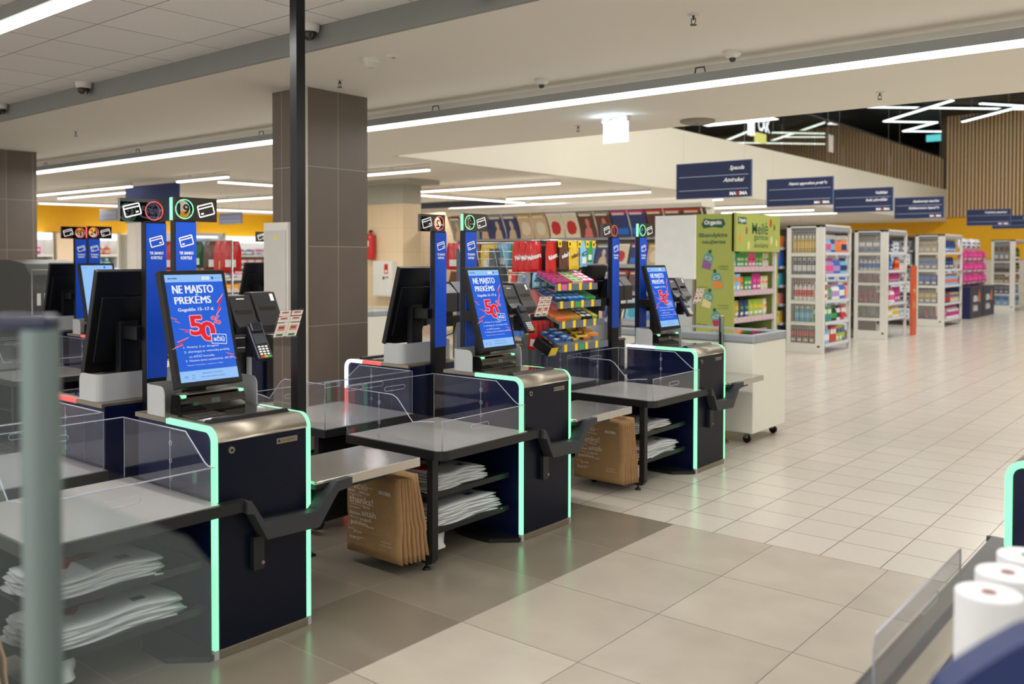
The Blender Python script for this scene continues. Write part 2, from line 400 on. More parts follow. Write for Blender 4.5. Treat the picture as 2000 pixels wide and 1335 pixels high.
def dome(x, y, z, label):
    t = thing('dome_camera', label, 'security camera', (x, y, z), 0, 'ceiling dome cameras')
    MB().lathe([(.062, 0), (.064, -.012), (.060, -.042), (.052, -.050)], n=24).build('housing', white, t)
    MB().lathe([(.050, -.048), (.049, -.062), (.041, -.082), (.025, -.096), (.005, -.100)], n=24).build('dome', glossblack, t)
dome(-8.98, 3.47, 2.95, 'white dome camera at the left edge of the tiled ceiling')
dome(-7.34, 3.47, 2.95, 'white dome camera on the tiled ceiling above the left column')
dome(-4.44, 3.47, 2.95, 'white dome camera right beside the black post')
dome(-3.05, 3.47, 2.95, 'white dome camera at the top edge above the middle of the aisle')
def sprink(x, y, label):
    t = thing('sprinkler', label, 'sprinkler', (x, y, ZC), 0, 'ceiling sprinklers')
    MB().lathe([(.03, 0), (.03, -.004), (.012, -.008)], n=16).build('rosette', offw, t)
    mb = MB(); mb.cyl((0, 0, -.005), (0, 0, -.03), .006); mb.tube([(-.012, 0, -.02), (-.012, 0, -.045), (0, 0, -.055), (.012, 0, -.045), (.012, 0, -.02)], .0025)
    mb.cyl((0, 0, -.055), (0, 0, -.058), .018)
    mb.build('head', dgrey, t)
for x, y, l in ((-2.28, 4.28, 'sprinkler head near the top edge, nearest to the camera'), (-5.09, 4.25, 'sprinkler head in front of the grey tiled column'),
                (-2.23, 7.19, 'sprinkler head below the long lamp near the slat wall'), (-9.25, 4.29, 'sprinkler head above the left kiosks'),
                (-5.06, 7.18, 'sprinkler head left of the exit sign')):
    sprink(x, y, l)
for x, y, l in ((-3.95, 5.15, 'small round detector just under the long lamp near the exit sign'), (-2.5, 5.2, 'small round detector under the long lamp towards the slat wall')):
    t = thing('detector', l, 'detector', (x, y, ZC))
    MB().lathe([(.05, 0), (.052, -.02), (.04, -.035), (.02, -.042)], n=20).build('base', white, t)
    MB().lathe([(.02, -.04), (.018, -.06), (.008, -.066)], n=16).build('sensor', dgrey, t)
t = thing('smoke_detector', 'white smoke detector with vent ribs on the smooth ceiling', 'smoke detector', (-4.40, 3.93, ZC))
MB().lathe([(.055, 0), (.056, -.02), (.045, -.03)], n=24).build('base', white, t)
mb = MB().lathe([(.04, -.03), (.04, -.05), (.025, -.06)], n=24)
for i in range(12):
    a = i * pi / 6; mb.box((-.002, -.002, -.052), (.002, .002, -.03), 0, Matrix.Translation((.041 * math.cos(a), .041 * math.sin(a), 0)))
mb.build('chamber', offw, t)
t = thing('ceiling_cover', 'flat white round cover beside the smoke detector', 'ceiling cover', (-4.22, 3.96, ZC))
MB().lathe([(.05, 0), (.05, -.008), (.04, -.014)], n=24).build('disc', white, t)
MB().lathe([(.012, -.014), (.01, -.02)], n=12).build('screw_cap', grey, t)
t = thing('ceiling_hatch', 'shallow round cover at the edge of the smooth ceiling', 'ceiling cover', (-4.0, 7.6, ZC))
MB().lathe([(.16, 0), (.16, -.02), (.13, -.03)], n=28).build('disc', mat('hatch_grey', (150, 142, 128), .6), t)
MB().lathe([(.02, -.03), (.02, -.036)], n=12).build('screw_cap', grey, t)
# exit sign
t = thing('exit_sign', 'lit white rectangular exit light hanging from the smooth ceiling edge', 'exit sign', (-4.48, 6.95, ZC))
MB().box((-.14, -.03, -.05), (.14, .03, 0)).build('housing', offw, t, .004)
MB().box((-.135, -.006, -.235), (.135, .006, -.05)).build('lit_panel', glow('cool_panel', (.72, .88, 1), 1.5), t)
mb = MB(); mb.tube([(-.05, -.033, -.03), (0, -.036, -.024), (.05, -.033, -.03)], .003); mb.build('clip', grey, t)
area('sign_light', (-4.48, 6.9, 2.7), .26, .1, 1.2, (.6, .8, 1), (pi, 0, 0))

# hanging aisle signs
def aisle_sign(x0, x1, y, z0, z1, lines, label, small=False):
    t = thing('aisle_sign', label, 'sign', ((x0 + x1) / 2, y, z0), 0, 'hanging aisle signs'); W = x1 - x0; H = z1 - z0
    MB().box((-W / 2, -.01, 0), (W / 2, .01, H)).build('board', signnavy, t)
    mb = MB(); e = .008
    mb.box((-W / 2 - e, -.012, -e), (-W / 2, .012, H + e)); mb.box((W / 2, -.012, -e), (W / 2 + e, .012, H + e))
    mb.box((-W / 2, -.012, H), (W / 2, .012, H + e)); mb.box((-W / 2, -.012, -e), (W / 2, .012, 0))
    mb.build('edge_frame', mat('sign_edge', (90, 110, 150), .4), t)
    mb = MB(); U = (1, 0, 0); V = (0, 0, 1)
    rows = [H * .80, H * .48]
    for i, s in enumerate(lines):
        if s: mb.text(s, (W / 2 - .08, -.011, rows[i]), U, V, h=H * (.15 if any(c in s for c in 'pgyųj') else .12), al='r', shear=.35, bold=.015)
    for zz in (H * .615, H * .22): mb.box((-W / 2 + .03, -.0118, zz - .005), (W / 2 - .03, -.0108, zz + .005), 1)
    mb.text('MAXIMA', (W / 2 - .04, -.011, H * .09), U, V, h=H * .1, w=W * .23, al='r', m=0, bold=.04)
    mb.text('X', (W / 2 - .04 - W * .125, -.013, H * .09), U, V, h=H * .12, al='c', m=2, bold=.04)
    mb.build('lettering', [letgl, mat('pale_rule', (150, 160, 185), .5), redm], t)
    top = 6.5
    mb = MB()
    for sx in (-1, 1): mb.cyl((sx * (W / 2 - .08), 0, H), (sx * (W / 2 - .08), 0, top - z0), .0009, n=6)
    mb.build('wires', wire, t)
aisle_sign(-5.26, -4.33, 9.5, 2.23, 2.63, ['Spauda', 'Atvirukai'], 'navy hanging sign reading Spauda and Atvirukai')
aisle_sign(-5.58, -4.60, 12.8, 2.30, 2.69, ['Namų apyvokos prekės', ''], 'navy hanging sign reading Namų apyvokos prekės')
aisle_sign(-5.73, -4.73, 16.0, 2.34, 2.74, ['Valikliai', 'Indų plovikliai'], 'navy hanging sign reading Valikliai and Indų plovikliai')
aisle_sign(-5.72, -4.78, 19.5, 2.35, 2.77, ['Skalbiamieji skysčiai', 'Skalbiamosios kapsulės'], 'navy hanging sign reading Skalbiamieji skysčiai')
aisle_sign(-5.80, -4.78, 26.0, 2.39, 2.80, ['Tualetinis popierius', ''], 'navy hanging sign reading Tualetinis popierius')
aisle_sign(-5.75, -4.6, 28.8, 2.38, 2.74, ['Kačių ėdalas', 'Šunų ėdalas'], 'navy hanging sign half hidden at the far right edge')
def small_sign(x0, x1, y, z0, z1, col, label, name='hanging_sign', lines=2):
    t = thing(name, label, 'sign', ((x0 + x1) / 2, y, z0)); W = x1 - x0; H = z1 - z0
    MB().box((-W / 2, -.012, 0), (W / 2, .012, H)).build('board', col, t)
    mb = MB()
    for i in range(lines):
        mb.box((-W * .45, -.0135, H * (.25 + .4 * i)), (W * .45, -.0122, H * (.27 + .4 * i)))
    if lines: mb.build('rules', mat('pale_rule', (150, 160, 185), .5), t)
    mb = MB()
    for sx in (-1, 1): mb.cyl((sx * W * .4, 0, H), (sx * W * .4, 0, ZC - z0 + .0), .003, n=6)
    if ZC - z0 > H: mb.build('wires', wire, t)
greys = mat('grey_sign', (88, 92, 112), .5)
small_sign(-20.4, -19.6, 10, 2.34, 2.61, greys, 'small grey hanging sign in front of the yellow band, left of kiosk sign 22')
small_sign(-18.7, -17.8, 12, 2.29, 2.55, greys, 'small grey hanging sign in front of the yellow band, right of kiosk sign 19')
small_sign(-15.37, -13.63, 8, 2.13, 2.76, mat('banner_blue', (44, 62, 122), .6), 'large plain dark blue banner hanging behind kiosk signs 22 and 19', 'banner', 0)
small_sign(-15.1, -12.5, 15, 2.66, 2.80, mat('far_sign', (60, 68, 84), .6), 'dark slim hanging sign above the magazine rack header', lines=0)
small_sign(-10.4, -9.4, 26, 1.95, 2.2, mat('far_sign', (60, 68, 84), .6), 'dark hanging sign between the second and third shelf ends', lines=1)

# ------------------------------------------------------------------ mezzanine details
t = thing('glass_balustrade', 'frameless glass balustrade along the mezzanine edge', 'balustrade')
gl = clear('balustrade_glass', (.88, .90, .86), .09)
mb = MB(); y = 7.95
while y < 33.9:
    mb.box((-8.36, y, 3.93), (-8.345, min(y + 1.95, 34.1), 5.0)); y += 2.0
mb.build('panes', gl, t)
MB().box((-8.38, 7.9, 5.0), (-8.325, 34.15, 5.03)).build('handrail', dgrey, t)
ZI = 0
def zig(pts, label, z=6.43):
    global ZI
    z = 6.43 - .13 * (ZI % 5); ZI += 1
    t = thing('line_lamp', label, 'ceiling lamp', (0, 0, 0), 0, 'zigzag line lamps in the hall')
    for p_ in (pts[0], pts[-1]): MB().cyl((p_[0], p_[1], z + .05), (p_[0], p_[1], 6.49), .008, n=6).build('rod', dgrey, t)
    mb = MB(); mh = MB()
    for a, b in zip(pts[:-1], pts[1:]):
        d = (Vector(b) - Vector(a)).normalized(); n = Vector((-d.y, d.x)) * .06
        A = Vector(a); B = Vector(b)
        mb.prism([(A + n)[:], (B + n)[:], (B - n)[:], (A - n)[:]], 'z', z - .05, z - .02)
        mh.prism([(A + n)[:], (B + n)[:], (B - n)[:], (A - n)[:]], 'z', z - .02, z + .06)
    mb.build('diffuser', glow('hall_tube', (.9, 1, .95), 2.5), t); mh.build('housing', dgrey, t)
k = 1.0
zig([(-9.63, 29.85), (-5.6, 33.6)], 'straight white line lamp crossing the dark hall ceiling near the slat wall')
zig([(-7.0, 29.4), (-9.9, 32.45), (-8.55, 33.8), (-10.1, 35.4), (-8.9, 36.5)], 'zigzag white line lamp above the slat wall corner')
zig([(-6.3, 29.7), (-5.4, 30.97), (-7.6, 33.3)], 'zigzag white line lamp at the far right above the slat wall')
for i, (a_, b_) in enumerate((((-13.3, 30.9), (-11.3, 33.0)), ((-16.5, 30.4), (-12.6, 34.3)), ((-14.8, 35.0), (-13.3, 36.2)))):
    zig([a_, b_], 'straight white line lamp seen through the mezzanine glass, ' + ('highest', 'middle', 'lowest')[i])
zig([(-15.5, 35.4), (-11.3, 31.1)], 'long slanting white line lamp seen through the mezzanine glass')
zig([(-16.0, 32.8), (-13.9, 30.6)], 'short slanting white line lamp left of the lit letters')
zig([(-17.2, 31.5), (-15.8, 29.9)], 'slanting white line lamp at the narrow end of the mezzanine glass')
t = thing('lit_shop_sign', 'bright white letters over a yellow block seen through the mezzanine glass', 'sign', (-10.0, 21.9, 4.95))
mb = MB()
for i in range(2): mb.box((-.1, i * .16, -.25), (0, i * .16 + .07, .22))
mb.text('CAK', (.02, .76, .06), (0, 1, 0), (0, 0, 1), w=.75, h=.32, bold=.04); mb.build('letters', glow('sign_white', (.85, .9, 1), 2.5), t)
MB().box((-.1, .42, -.38), (-.02, 1.0, -.14)).build('yellow_block', glow('sign_yellow', (.9, .85, .25), 1.5), t)
mb = MB()
for yy in (.1, 1.0): mb.cyl((-.08, yy, .2), (-.08, yy, 1.55), .012)
mb.build('rods', dgrey, t)
t = thing('lit_direction_sign', 'small turquoise lit sign under the zigzag lamp', 'sign', (-9.1, 35.6, 5.95))
MB().box((-.25, -.03, -.12), (.25, .03, .12)).build('panel', glow('teal', (.15, .75, .8), .9), t)
MB().cyl((0, 0, .12), (0, 0, .55), .01).build('rod', dgrey, t)
t = thing('paper_notice', 'white paper notice stuck on the mezzanine glass', 'notice', (-8.33, 23.0, 4.45))
MB().box((0, -.17, -.22), (.003, .17, .22)).build('sheet', white, t)
MB().box((.003, -.03, .19), (.005, .03, .215)).build('tape', grey, t)

# posts and fixtures near the checkouts
t = thing('black_post', 'square black post running from floor to ceiling behind kiosk 19', 'post', (-3.76, 2.865, 0))
MB().box((-.027, -.027, .01), (.027, .027, 2.945)).build('shaft', mat('post_black', (22, 24, 27), .3, .4), t)
MB().box((-.06, -.06, 0), (.06, .06, .012)).build('foot_plate', blackm, t)
t = thing('electrical_cabinet', 'white metal electrical cabinet with yellow warning triangle on the tiled column', 'cabinet', (-5.90, 4.27, .94))
MB().box((0, -.10, 0), (.30, 0, .86)).build('case', offw, t, .004)
MB().box((.018, -.108, .02), (.285, -.10, .80)).build('door', mat('cab_door', (196, 194, 186), .5), t, .003)
mb = MB().poly([(-.022, 0), (.022, 0), (0, .038)], (.17, -.109, .73), (1, 0, 0), (0, 0, 1)); mb.build('warning_triangle', yel_tag, t)
t = thing('chrome_bollard', 'thin chrome post between kiosk 17 and the white freezer', 'post', (-3.40, 6.90, 0))
MB().cyl((0, 0, .01), (0, 0, 1.04), .022, n=20).build('tube', mat('chrome', (150, 155, 152), .08, 1), t)
MB().lathe([(.07, 0), (.07, .012), (.03, .03)], n=24).build('flange', steel, t)
MB().lathe([(.024, 1.04), (.024, 1.052), (.01, 1.058)], n=20).build('cap', steel, t)
t = thing('fire_extinguisher', 'red fire extinguisher hanging on the beige pillar', 'fire extinguisher', (-11.47, 10.24, 1.49))
MB().lathe([(.05, 0), (.072, .02), (.075, .06), (.075, .36), (.06, .41), (.025, .44), (.022, .46)], n=20).build('cylinder', redm, t)
MB().box((-.03, -.02, .46), (.03, .02, .50)).build('valve', blackm, t, .004)
mb = MB(); mb.tube([(-.03, 0, .48), (-.085, 0, .42), (-.09, 0, .2), (-.085, 0, .1)], .009); mb.build('hose', black, t)
MB().box((-.03, -.078, .22), (.03, -.074, .32)).build('label_sheet', white, t)
MB().box((-.02, .06, .1), (.02, .09, .42)).build('wall_bracket', dgrey, t)
t = thing('hydrant_cabinet', 'white fire hydrant cabinet with a red notice on the beige pillar', 'cabinet', (-11.39, 10.33, .88))
MB().box((0, -.12, 0), (.47, 0, .59)).build('case', white, t, .006)
MB().box((.02, -.128, .02), (.45, -.12, .57)).build('door', white, t, .003)
mb = MB().box((.29, -.1295, .38), (.38, -.128, .54)); mb.box((.31, -.1305, .40), (.36, -.1295, .44), 1); mb.build('notice', [redm, lettw], t)
MB().box((.26, -.14, .29), (.30, -.128, .33)).build('latch', dgrey, t)
MB().box((.32, -.1295, .31), (.39, -.128, .33)).build('blue_strip', navypr, t)

# ------------------------------------------------------------------ self checkout kiosks
RC = .058
def prof(x_rear, z_low, n=8, off=0.):
    """outline of a kiosk top edge: from the rear over the rounded front corner down"""
    o = off; pts = [(x_rear, .888 - o), (-RC, .888 - o)]
    for i in range(1, n + 1):
        a = pi / 2 * (1 - i / n); pts.append((-RC + (RC - o) * math.cos(a), .888 - RC + (RC - o) * math.sin(a)))
    pts.append((-o, z_low)); return pts
def strip(mb, outer, inner, y0, y1, m=0):
    n = len(outer)
    vs = [(a, y0, b) for a, b in outer] + [(a, y1, b) for a, b in outer] + [(a, y1, b) for a, b in inner] + [(a, y0, b) for a, b in inner]
    fs = []
    for i in range(n - 1):
        fs += [(i, i + 1, n + i + 1, n + i), (2 * n + i, 2 * n + i + 1, 3 * n + i + 1, 3 * n + i), (3 * n + i, 3 * n + i + 1, i + 1, i), (n + i, n + i + 1, 2 * n + i + 1, 2 * n + i)]
    fs += [(0, n, 2 * n, 3 * n), (n - 1, 4 * n - 1, 3 * n - 1, 2 * n - 1)]
    mb.add(vs, fs, m, False)

def card_icon(mb, o, u, v, s, m, rot=.26):
    """outlined bank card, s = width"""
    U = Vector(u); V = Vector(v); c, d = math.cos(rot), math.sin(rot)
    U2 = U * c + V * d; V2 = V * c - U * d
    fl = 1
    h = s * .68; t = s * .075
    def q(cx, cy, w_, h_): mb.quad(Vector(o) + U2 * cx + V2 * cy, U2, V2, w_, h_, m, .0008)
    q(0, h / 2 - t / 2, s - t * 1.2, t); q(0, -h / 2 + t / 2, s - t * 1.2, t)
    q(-s / 2 + t / 2, 0, t, h - t * 1.2); q(s / 2 - t / 2, 0, t, h - t * 1.2)
    q(0, h * .2, s - t, t); q(-s * .26, -h * .22, s * .17, t * 1.3)
    for a in (-1, 1):
        for b in (-1, 1):
            q(a * (s / 2 - t * .85), b * (h / 2 - t * .85), t * .9, t * .9)

BOLT = [(0, 0), (.62, .36), (.44, .44), (1, 1), (.30, .62), (.5, .52)]
M_UI = [glow('ui_blue', (.015, .12, .70), 1.0), glow('ui_pale', (.30, .56, .97), 1.0), glow('ui_white', (.85, .90, 1), 1.0), glow('ui_red', (.78, .015, .03), 1.0),
        glow('ui_pink', (1.0, .42, .52), .95), glow('ui_navy', (.01, .05, .30), 1.0)]
def promo(mb, O, U, V, W, H):
    def p(a, b): return Vector(O) + U * (a * W) + V * (b * H)
    N = U.cross(V)
    def T(s, a, b, h, m, w_=None, al='c', sh=0., bo=0., lift=.0012): mb.text(s, p(a, b), U, V, w=(w_ * W if w_ else None), h=h * H, m=m, al=al, shear=sh, bold=bo, lift=lift)
    mb.quad(p(.5, .965), U, V, W, H * .07, 1, .0006); mb.quad(p(.5, .05), U, V, W, H * .10, 1, .0006)
    T('MAXIMA', .05, .965, .016, 5, .16, 'l', bo=.03)
    mb.quad(p(.70, .965), U, V, W * .13, H * .03, 2, .0009); T('Pagalba', .70, .965, .010, 5, .08)
    ring = [(math.cos(i * pi / 8) * .024 * W, math.sin(i * pi / 8) * .024 * W) for i in range(16)]
    mb.poly(ring, p(.82, .965), U, V, 0, .001)
    T('EN', .89, .965, .009, 5, .035); T('RU', .95, .965, .009, 5, .035)
    for dx in (-.006, 0, .006):
        T('NE MAISTO', .10 + dx, .860, .078, 2, .70, 'l'); T('PREKĖMS', .11 + dx, .768, .092, 2, .62, 'l')
    for dx in (-.002, .002): T('Gegužės 15–17 d.', .14 + dx, .665, .042, 2, .62, 'l')
    T('Gegužės 15–17 d.', .14, .665, .042, 2, .62, 'l')
    def bolt(a, b, sx, sz, flip=1, rot=0.):
        for gr, m, lf in ((1.28, 4, .0008), (1.0, 3, .0012)):
            pts = []
            for x, y in BOLT:
                x, y = (x - .5) * sx * gr * flip, (y - .5) * sz * gr
                pts.append((x * W, y * H))
            mb.poly(pts, p(a, b), U, V, m, lf)
    bolt(.87, .70, .16, .18); bolt(.07, .575, .13, .05, -1); bolt(.22, .47, .19, .04, -1); bolt(.10, .36, .26, .085); bolt(.93, .21, .15, .055, -1)
    for dx, dy in ((-.014, 0), (.014, 0), (0, .008), (0, -.008), (.01, .006), (-.01, .006), (.01, -.006), (-.01, -.006)):
        T('5', .41 + dx, .515 + dy, .185, 4, .24, lift=.0008, bo=.03); T('0', .59 + dx, .455 + dy, .185, 4, .26, lift=.0008, bo=.03)
    T('5', .41, .515, .185, 3, .24, lift=.0012, bo=.02); T('0', .59, .455, .185, 3, .26, lift=.0013, bo=.03)
    T('%', .76, .555, .085, 4, .17, lift=.0014, bo=.03); T('%', .76, .555, .078, 3, .15, lift=.0016)
    r = .10; U2 = U * math.cos(-r) + V * math.sin(-r); V2 = V * math.cos(-r) - U * math.sin(-r)
    mb.quad(p(.76, .375), U2, V2, W * .27, H * .095, 2, .0016); mb.quad(p(.76, .375), U2, V2, W * .25, H * .083, 0, .0018)
    mb.text('ačiū', p(.76, .378), U2, V2, w=W * .19, h=H * .05, m=2, lift=.002, bold=.02)
    T('1. Pirkite 2 ar daugiau', .13, .315, .022, 2, .60, 'l')
    T('2. skirtingų ar vienodų prekių', .13, .272, .024, 2, .78, 'l')
    T('su AČIŪ kortele.', .20, .232, .024, 2, .44, 'l')
    T('3. Visoms joms suteiksime -50 %.*', .13, .190, .024, 2, .84, 'l')
    T('*Daugiau informacijos – maxima.lt ir salėse', .14, .150, .012, 2, .62, 'l')
    T('Palieskite ekraną', .55, .068, .018, 5, .34); T('arba skenuokite prekę', .55, .035, .018, 5, .42)
    T('5.0K', .10, .045, .018, 5, .07); T('FPS', .22, .055, .012, 5, .05); T('0.0', .22, .03, .012, 5, .05)

def kiosk(num, yk, X, mir, led, label, screen='promo', tl=.68, guards='full', sign=True, led_mats=None, far=False, letter_side=True):
    """tl: length of the bagging table. led: 'green' or 'red'"""
    t = thing('self_checkout_kiosk', label, 'self-checkout', (X, yk, 0), 0, 'self-checkout kiosks')
    B = lambda: MB(mir)
    L = led
    # body
    mb = B(); inner = prof(-.585, .0, off=.012)
    mb.prism([(-.585, .004)] + inner[:-1] + [(-.012, .004)], 'y', .014, .441)
    body = mb.build('cabinet', navy, t)
    mb = B().box((-.012, .022, .036), (.0, .433, .830)); fd = mb.build('front_door', navydoor, t, .002)
    mb = B(); mb.cyl((.0, .075, .795), (.007, .075, .795), .013, n=20); mb.cyl((.006, .075, .795), (.009, .075, .795), .006, n=12, m=1); mb.build('lock', [steel, black], fd)
    mb = B(); mb.box((0, .285, .784), (.003, .385, .806)); mb.text('StrongPoint', (.003, .343, .795), (0, 1, 0), (0, 0, 1), w=.07, h=.011, m=1)
    mb.box((.003, .291, .790), (.0036, .301, .800), 1); mb.build('nameplate', [steel, blackm], fd)
    mb = B().box((-.010, .018, .0), (.004, .437, .034)); mb.build('kick_plate', steel, t, .002)
    mb = B(); outer = prof(-.585, .830); strip(mb, outer, prof(-.585, .830, off=.014), .018, .437)
    for i, f in enumerate(mb.f): mb.s[i] = True if 3 < i < 4 * 10 and i % 4 == 0 else False
    mb.build('top_cover', steel, t)
    # base plate sticking out under the table side
    mb = B(); mb.prism([(-.585, -.0), (-.30, -.13), (-.12, -.13), (-.004, -.02), (-.004, .014), (-.585, .014)], 'z', .0, .022); mb.build('base_plate', blackm, t)
    # light strips
    g = {'green': green, 'red': red, 'white': whiteled}[L]
    segs = led_mats or [(g, prof(-.34, .036), prof(-.34, .036, off=.020))]
    for ys, (y0, y1) in enumerate(((.0, .018), (.437, .455))):
        mb = B()
        for i, (m_, o_, i_) in enumerate(segs): strip(mb, o_, i_, y0, y1, i)
        ls = mb.build('light_strip', [s[0] for s in segs], t)
        mb = B(); mb.box((-.018, y0, .0), (.002, y1, .036)); mb.build('clear_end', frost, ls)
        mb = B(); mb.box((-.585, y0, .870), (-.342, y1, .888)); mb.build('edge_cover', whiteled if L == 'green' and num == '17' and ys == 0 else steel, t)
        if num == '17' and ys == 0: pass
    # counter top equipment
    mb = B().box((-.335, .045, .888), (-.125, .405, .892)); pl = mb.build('scale_plate', glossblack, t)
    mb = B()
    for i in range(11): mb.box((-.325, .06 + i * .014, .892), (-.235, .063 + i * .014, .8945))
    for i in range(7): mb.box((-.325 + i * .014, .06, .892), (-.322 + i * .014, .204, .8945))
    mb.build('grille', mat('grille_steel', (120, 118, 112), .35, .8), pl)
    mb = B().prism([(-.135, .888), (-.088, .888), (-.104, .902), (-.130, .900)], 'y', .045, .415); mb.build('front_bar', black, t, .002)
    mb = B().prism([(-.43, .888), (-.35, .888), (-.345, .935), (-.362, .968), (-.42, .968)], 'y', .07, .375, 0)
    sc = mb.build('scanner', glossblack, t, .012)
    mb = B().box((-.415, .08, .967), (-.365, .365, .971)); mb.build('scanner_trim', steel, sc)
    mb = B().box((-.372, .078, .958), (-.3495, .096, .968)); mb.box((-.372, .352, .958), (-.3495, .368, .968)); mb.build('status_light', g, sc)
    mb = B().box((-.3495, .21, .925), (-.3445, .25, .945)); mb.build('scan_window', mat('window_grey', (90, 96, 96), .2), sc)
    # splash shield, a bent plate
    mb = B(); rr = .035; path = [(-.365, .010), (-.368, .010), (-.376, .010), (-.388, .010), (-.402, .010), (-.52 + rr, .010)]
    for i in range(1, 6): a = pi / 2 * i / 5; path.append((-.52 + rr - rr * math.sin(a), .010 + rr - rr * math.cos(a)))
    path += [(-.52, .445 - rr)]
    for i in range(1, 6): a = pi / 2 * i / 5; path.append((-.52 + rr - rr * math.cos(a), .445 - rr + rr * math.sin(a)))
    path += [(-.402, .445), (-.388, .445), (-.376, .445), (-.368, .445), (-.365, .445)]
    vs = []; fs = []; n = len(path); th = .005
    cx, cy = -.42, .2275
    for i, (px, py) in enumerate(path):
        a = path[max(0, i - 1)]; b = path[min(n - 1, i + 1)]; dx, dy = b[0] - a[0], b[1] - a[1]; l = math.hypot(dx, dy); nx, ny = dy / l * th, -dx / l * th
        e = min(i, n - 1 - i); zt = 1.012 - (.037, .021, .009, .002, 0)[e] if e < 5 else 1.012
        vs += [(px, py, .889), (px, py, zt), (px - nx, py - ny, zt), (px - nx, py - ny, .889)]
    for i in range(n - 1):
        a = 4 * i; b = a + 4
        fs += [(a, b, b + 1, a + 1), (a + 2, b + 2, b + 3, a + 3), (a + 1, b + 1, b + 2, a + 2), (a + 3, b + 3, b, a)]
    fs += [(0, 1, 2, 3), (4 * n - 1, 4 * n - 2, 4 * n - 3, 4 * n - 4)]
    # round the free upper corners
    mb.add(vs, fs); mb.build('splash_shield', frost, t)
    # pole
    mb = B().box((-.625, .187, .0), (-.585, .287, 1.70)); pole = mb.build('sign_post', black, t, .003)
    for fx in (-.5835, -.6265):
        mb = B().box((fx - .0015, .190, .985), (fx + .0015, .287, 1.69)); bp = mb.build('blue_panel', blue, pole)
        sgn = 1 if fx > -.6 else -1
        mb = B(); U = Vector((0, sgn, 0)); V = Vector((0, 0, 1)); o = Vector((fx + .0017 * sgn, .2385, 0))
        if mir: pass
        card_icon(mb, o + V * 1.608, U * (1 if not mir else -1) if False else U, V, .066, 0, .26 if not mir else -.26)
        mb.text('TIK BANKO', o + V * 1.555, U, V, w=.068, h=.0135, bold=.03); mb.text('KORTELE', o + V * 1.534, U, V, w=.054, h=.0135, bold=.03)
        mb.build('panel_lettering', letgl, bp)
    # number sign: towards the customer's right
    if sign:
        sg = -1 if mir else 1
        yc = .235 if not mir else .237
        def yy(a): return yc + sg * a            # a measured from the circle centre towards the icon
        mb = B(); ya, yb = sorted((yy(-.055), yy(.160)))
        z0, z1 = 1.695, 1.800; zc = (z0 + z1) / 2; rh = .040; n = 40; x0, x1 = -.612, -.590
        angs = sorted(set([2 * pi * i / n for i in range(n)] + [math.atan2(b - zc, a - yy(0)) % (2 * pi) for a in (ya, yb) for b in (z0, z1)]))
        ci = []; co = []
        for a in angs:
            ca, sa = math.cos(a), math.sin(a)
            tt = min(((yb - yy(0)) / ca if ca > 1e-9 else 1e9), ((ya - yy(0)) / ca if ca < -1e-9 else 1e9), ((z1 - zc) / sa if sa > 1e-9 else 1e9), ((z0 - zc) / sa if sa < -1e-9 else 1e9))
            ci.append((yy(0) + rh * ca, zc + rh * sa)); co.append((yy(0) + tt * ca, zc + tt * sa))
        n = len(angs); vs = [(x1, *p) for p in ci] + [(x1, *p) for p in co] + [(x0, *p) for p in ci] + [(x0, *p) for p in co]; fs = []
        for i in range(n):
            j = (i + 1) % n; fs += [(i, n + i, n + j, j), (2 * n + i, 2 * n + j, 3 * n + j, 3 * n + i), (i, j, 2 * n + j, 2 * n + i), (n + i, 3 * n + i, 3 * n + j, n + j)]
        mb.add(vs, fs); sp = mb.build('number_sign', glossblack, t)
        mb = B(); mb.tube([(x1 + .001, yy(0) + .042 * math.cos(i * pi / 16), zc + .042 * math.sin(i * pi / 16)) for i in range(32)], .0022, 6, 0, True)
        mb.tube([(x0 - .001, yy(0) + .042 * math.cos(i * pi / 16), zc + .042 * math.sin(i * pi / 16)) for i in range(32)], .0022, 6, 0, True)
        if not mir: mb.box((x0 + .002, ya - .004, z0 + .004), (x1 - .002, ya + .001, z1 - .004))
        mb.build('lit_ring', g, sp)
        mb = B(); mb.cyl((x0 + .009, yy(0), zc), (x0 + .011, yy(0), zc), rh, n=32, sm=False); mb.build('clear_disc', acr, sp)
        # digits read correctly from the customer's side
        fx = x1 - .004
        mb = B(); mb.mir = False
        o = Vector((fx if not mir else -fx, yy(0), zc)); U = Vector((0, 1, 0)) if not mir else Vector((0, -1, 0))
        mb.text(num, o, U, (0, 0, 1), w=.054, h=.045, bold=.02)
        mb.build('number', black, sp)
        mb = B()
        for fx, s2 in ((x1 + .0004, 1), (x0 - .0004, -1)):
            card_icon(mb, (fx, yy(.105), zc), Vector((0, s2, 0)), Vector((0, 0, 1)), .082, 0, .26 if (not mir) else -.26)
        mb.build('card_symbol', letgl, sp)
    # monitor
    O = Vector((-.31, .035, 1.005)); U = Vector((0, 1, 0)); V = Vector((-.137, 0, .467)).normalized(); N = U.cross(V)
    Wm, Hm = .305, .497
    def mat4(o): return Matrix(((N.x, U.x, V.x, o.x), (N.y, U.y, V.y, o.y), (N.z, U.z, V.z, o.z), (0, 0, 0, 1)))
    mb = B(); mb.box((-.036, 0, 0), (0, Wm, Hm), 0, mat4(O)); mb.box((-.052, .03, .06), (-.036, Wm - .03, Hm - .12), 0, mat4(O)); mon = mb.build('monitor', black, t, .004)
    bz = .018; Od = O + U * bz + V * (bz + .004) + N * .0008; Wd, Hd = Wm - 2 * bz, Hm - 2 * bz - .006
    mb = B()
    if screen == 'promo': mb.quad(Od + U * Wd / 2 + V * Hd / 2, U, V, Wd, Hd, 0, 0)
    else: mb.quad(Od + U * Wd / 2 + V * Hd / 2, U, V, Wd, Hd, 1, 0)
    disp = mb.build('display', M_UI, mon)
    mb = B()
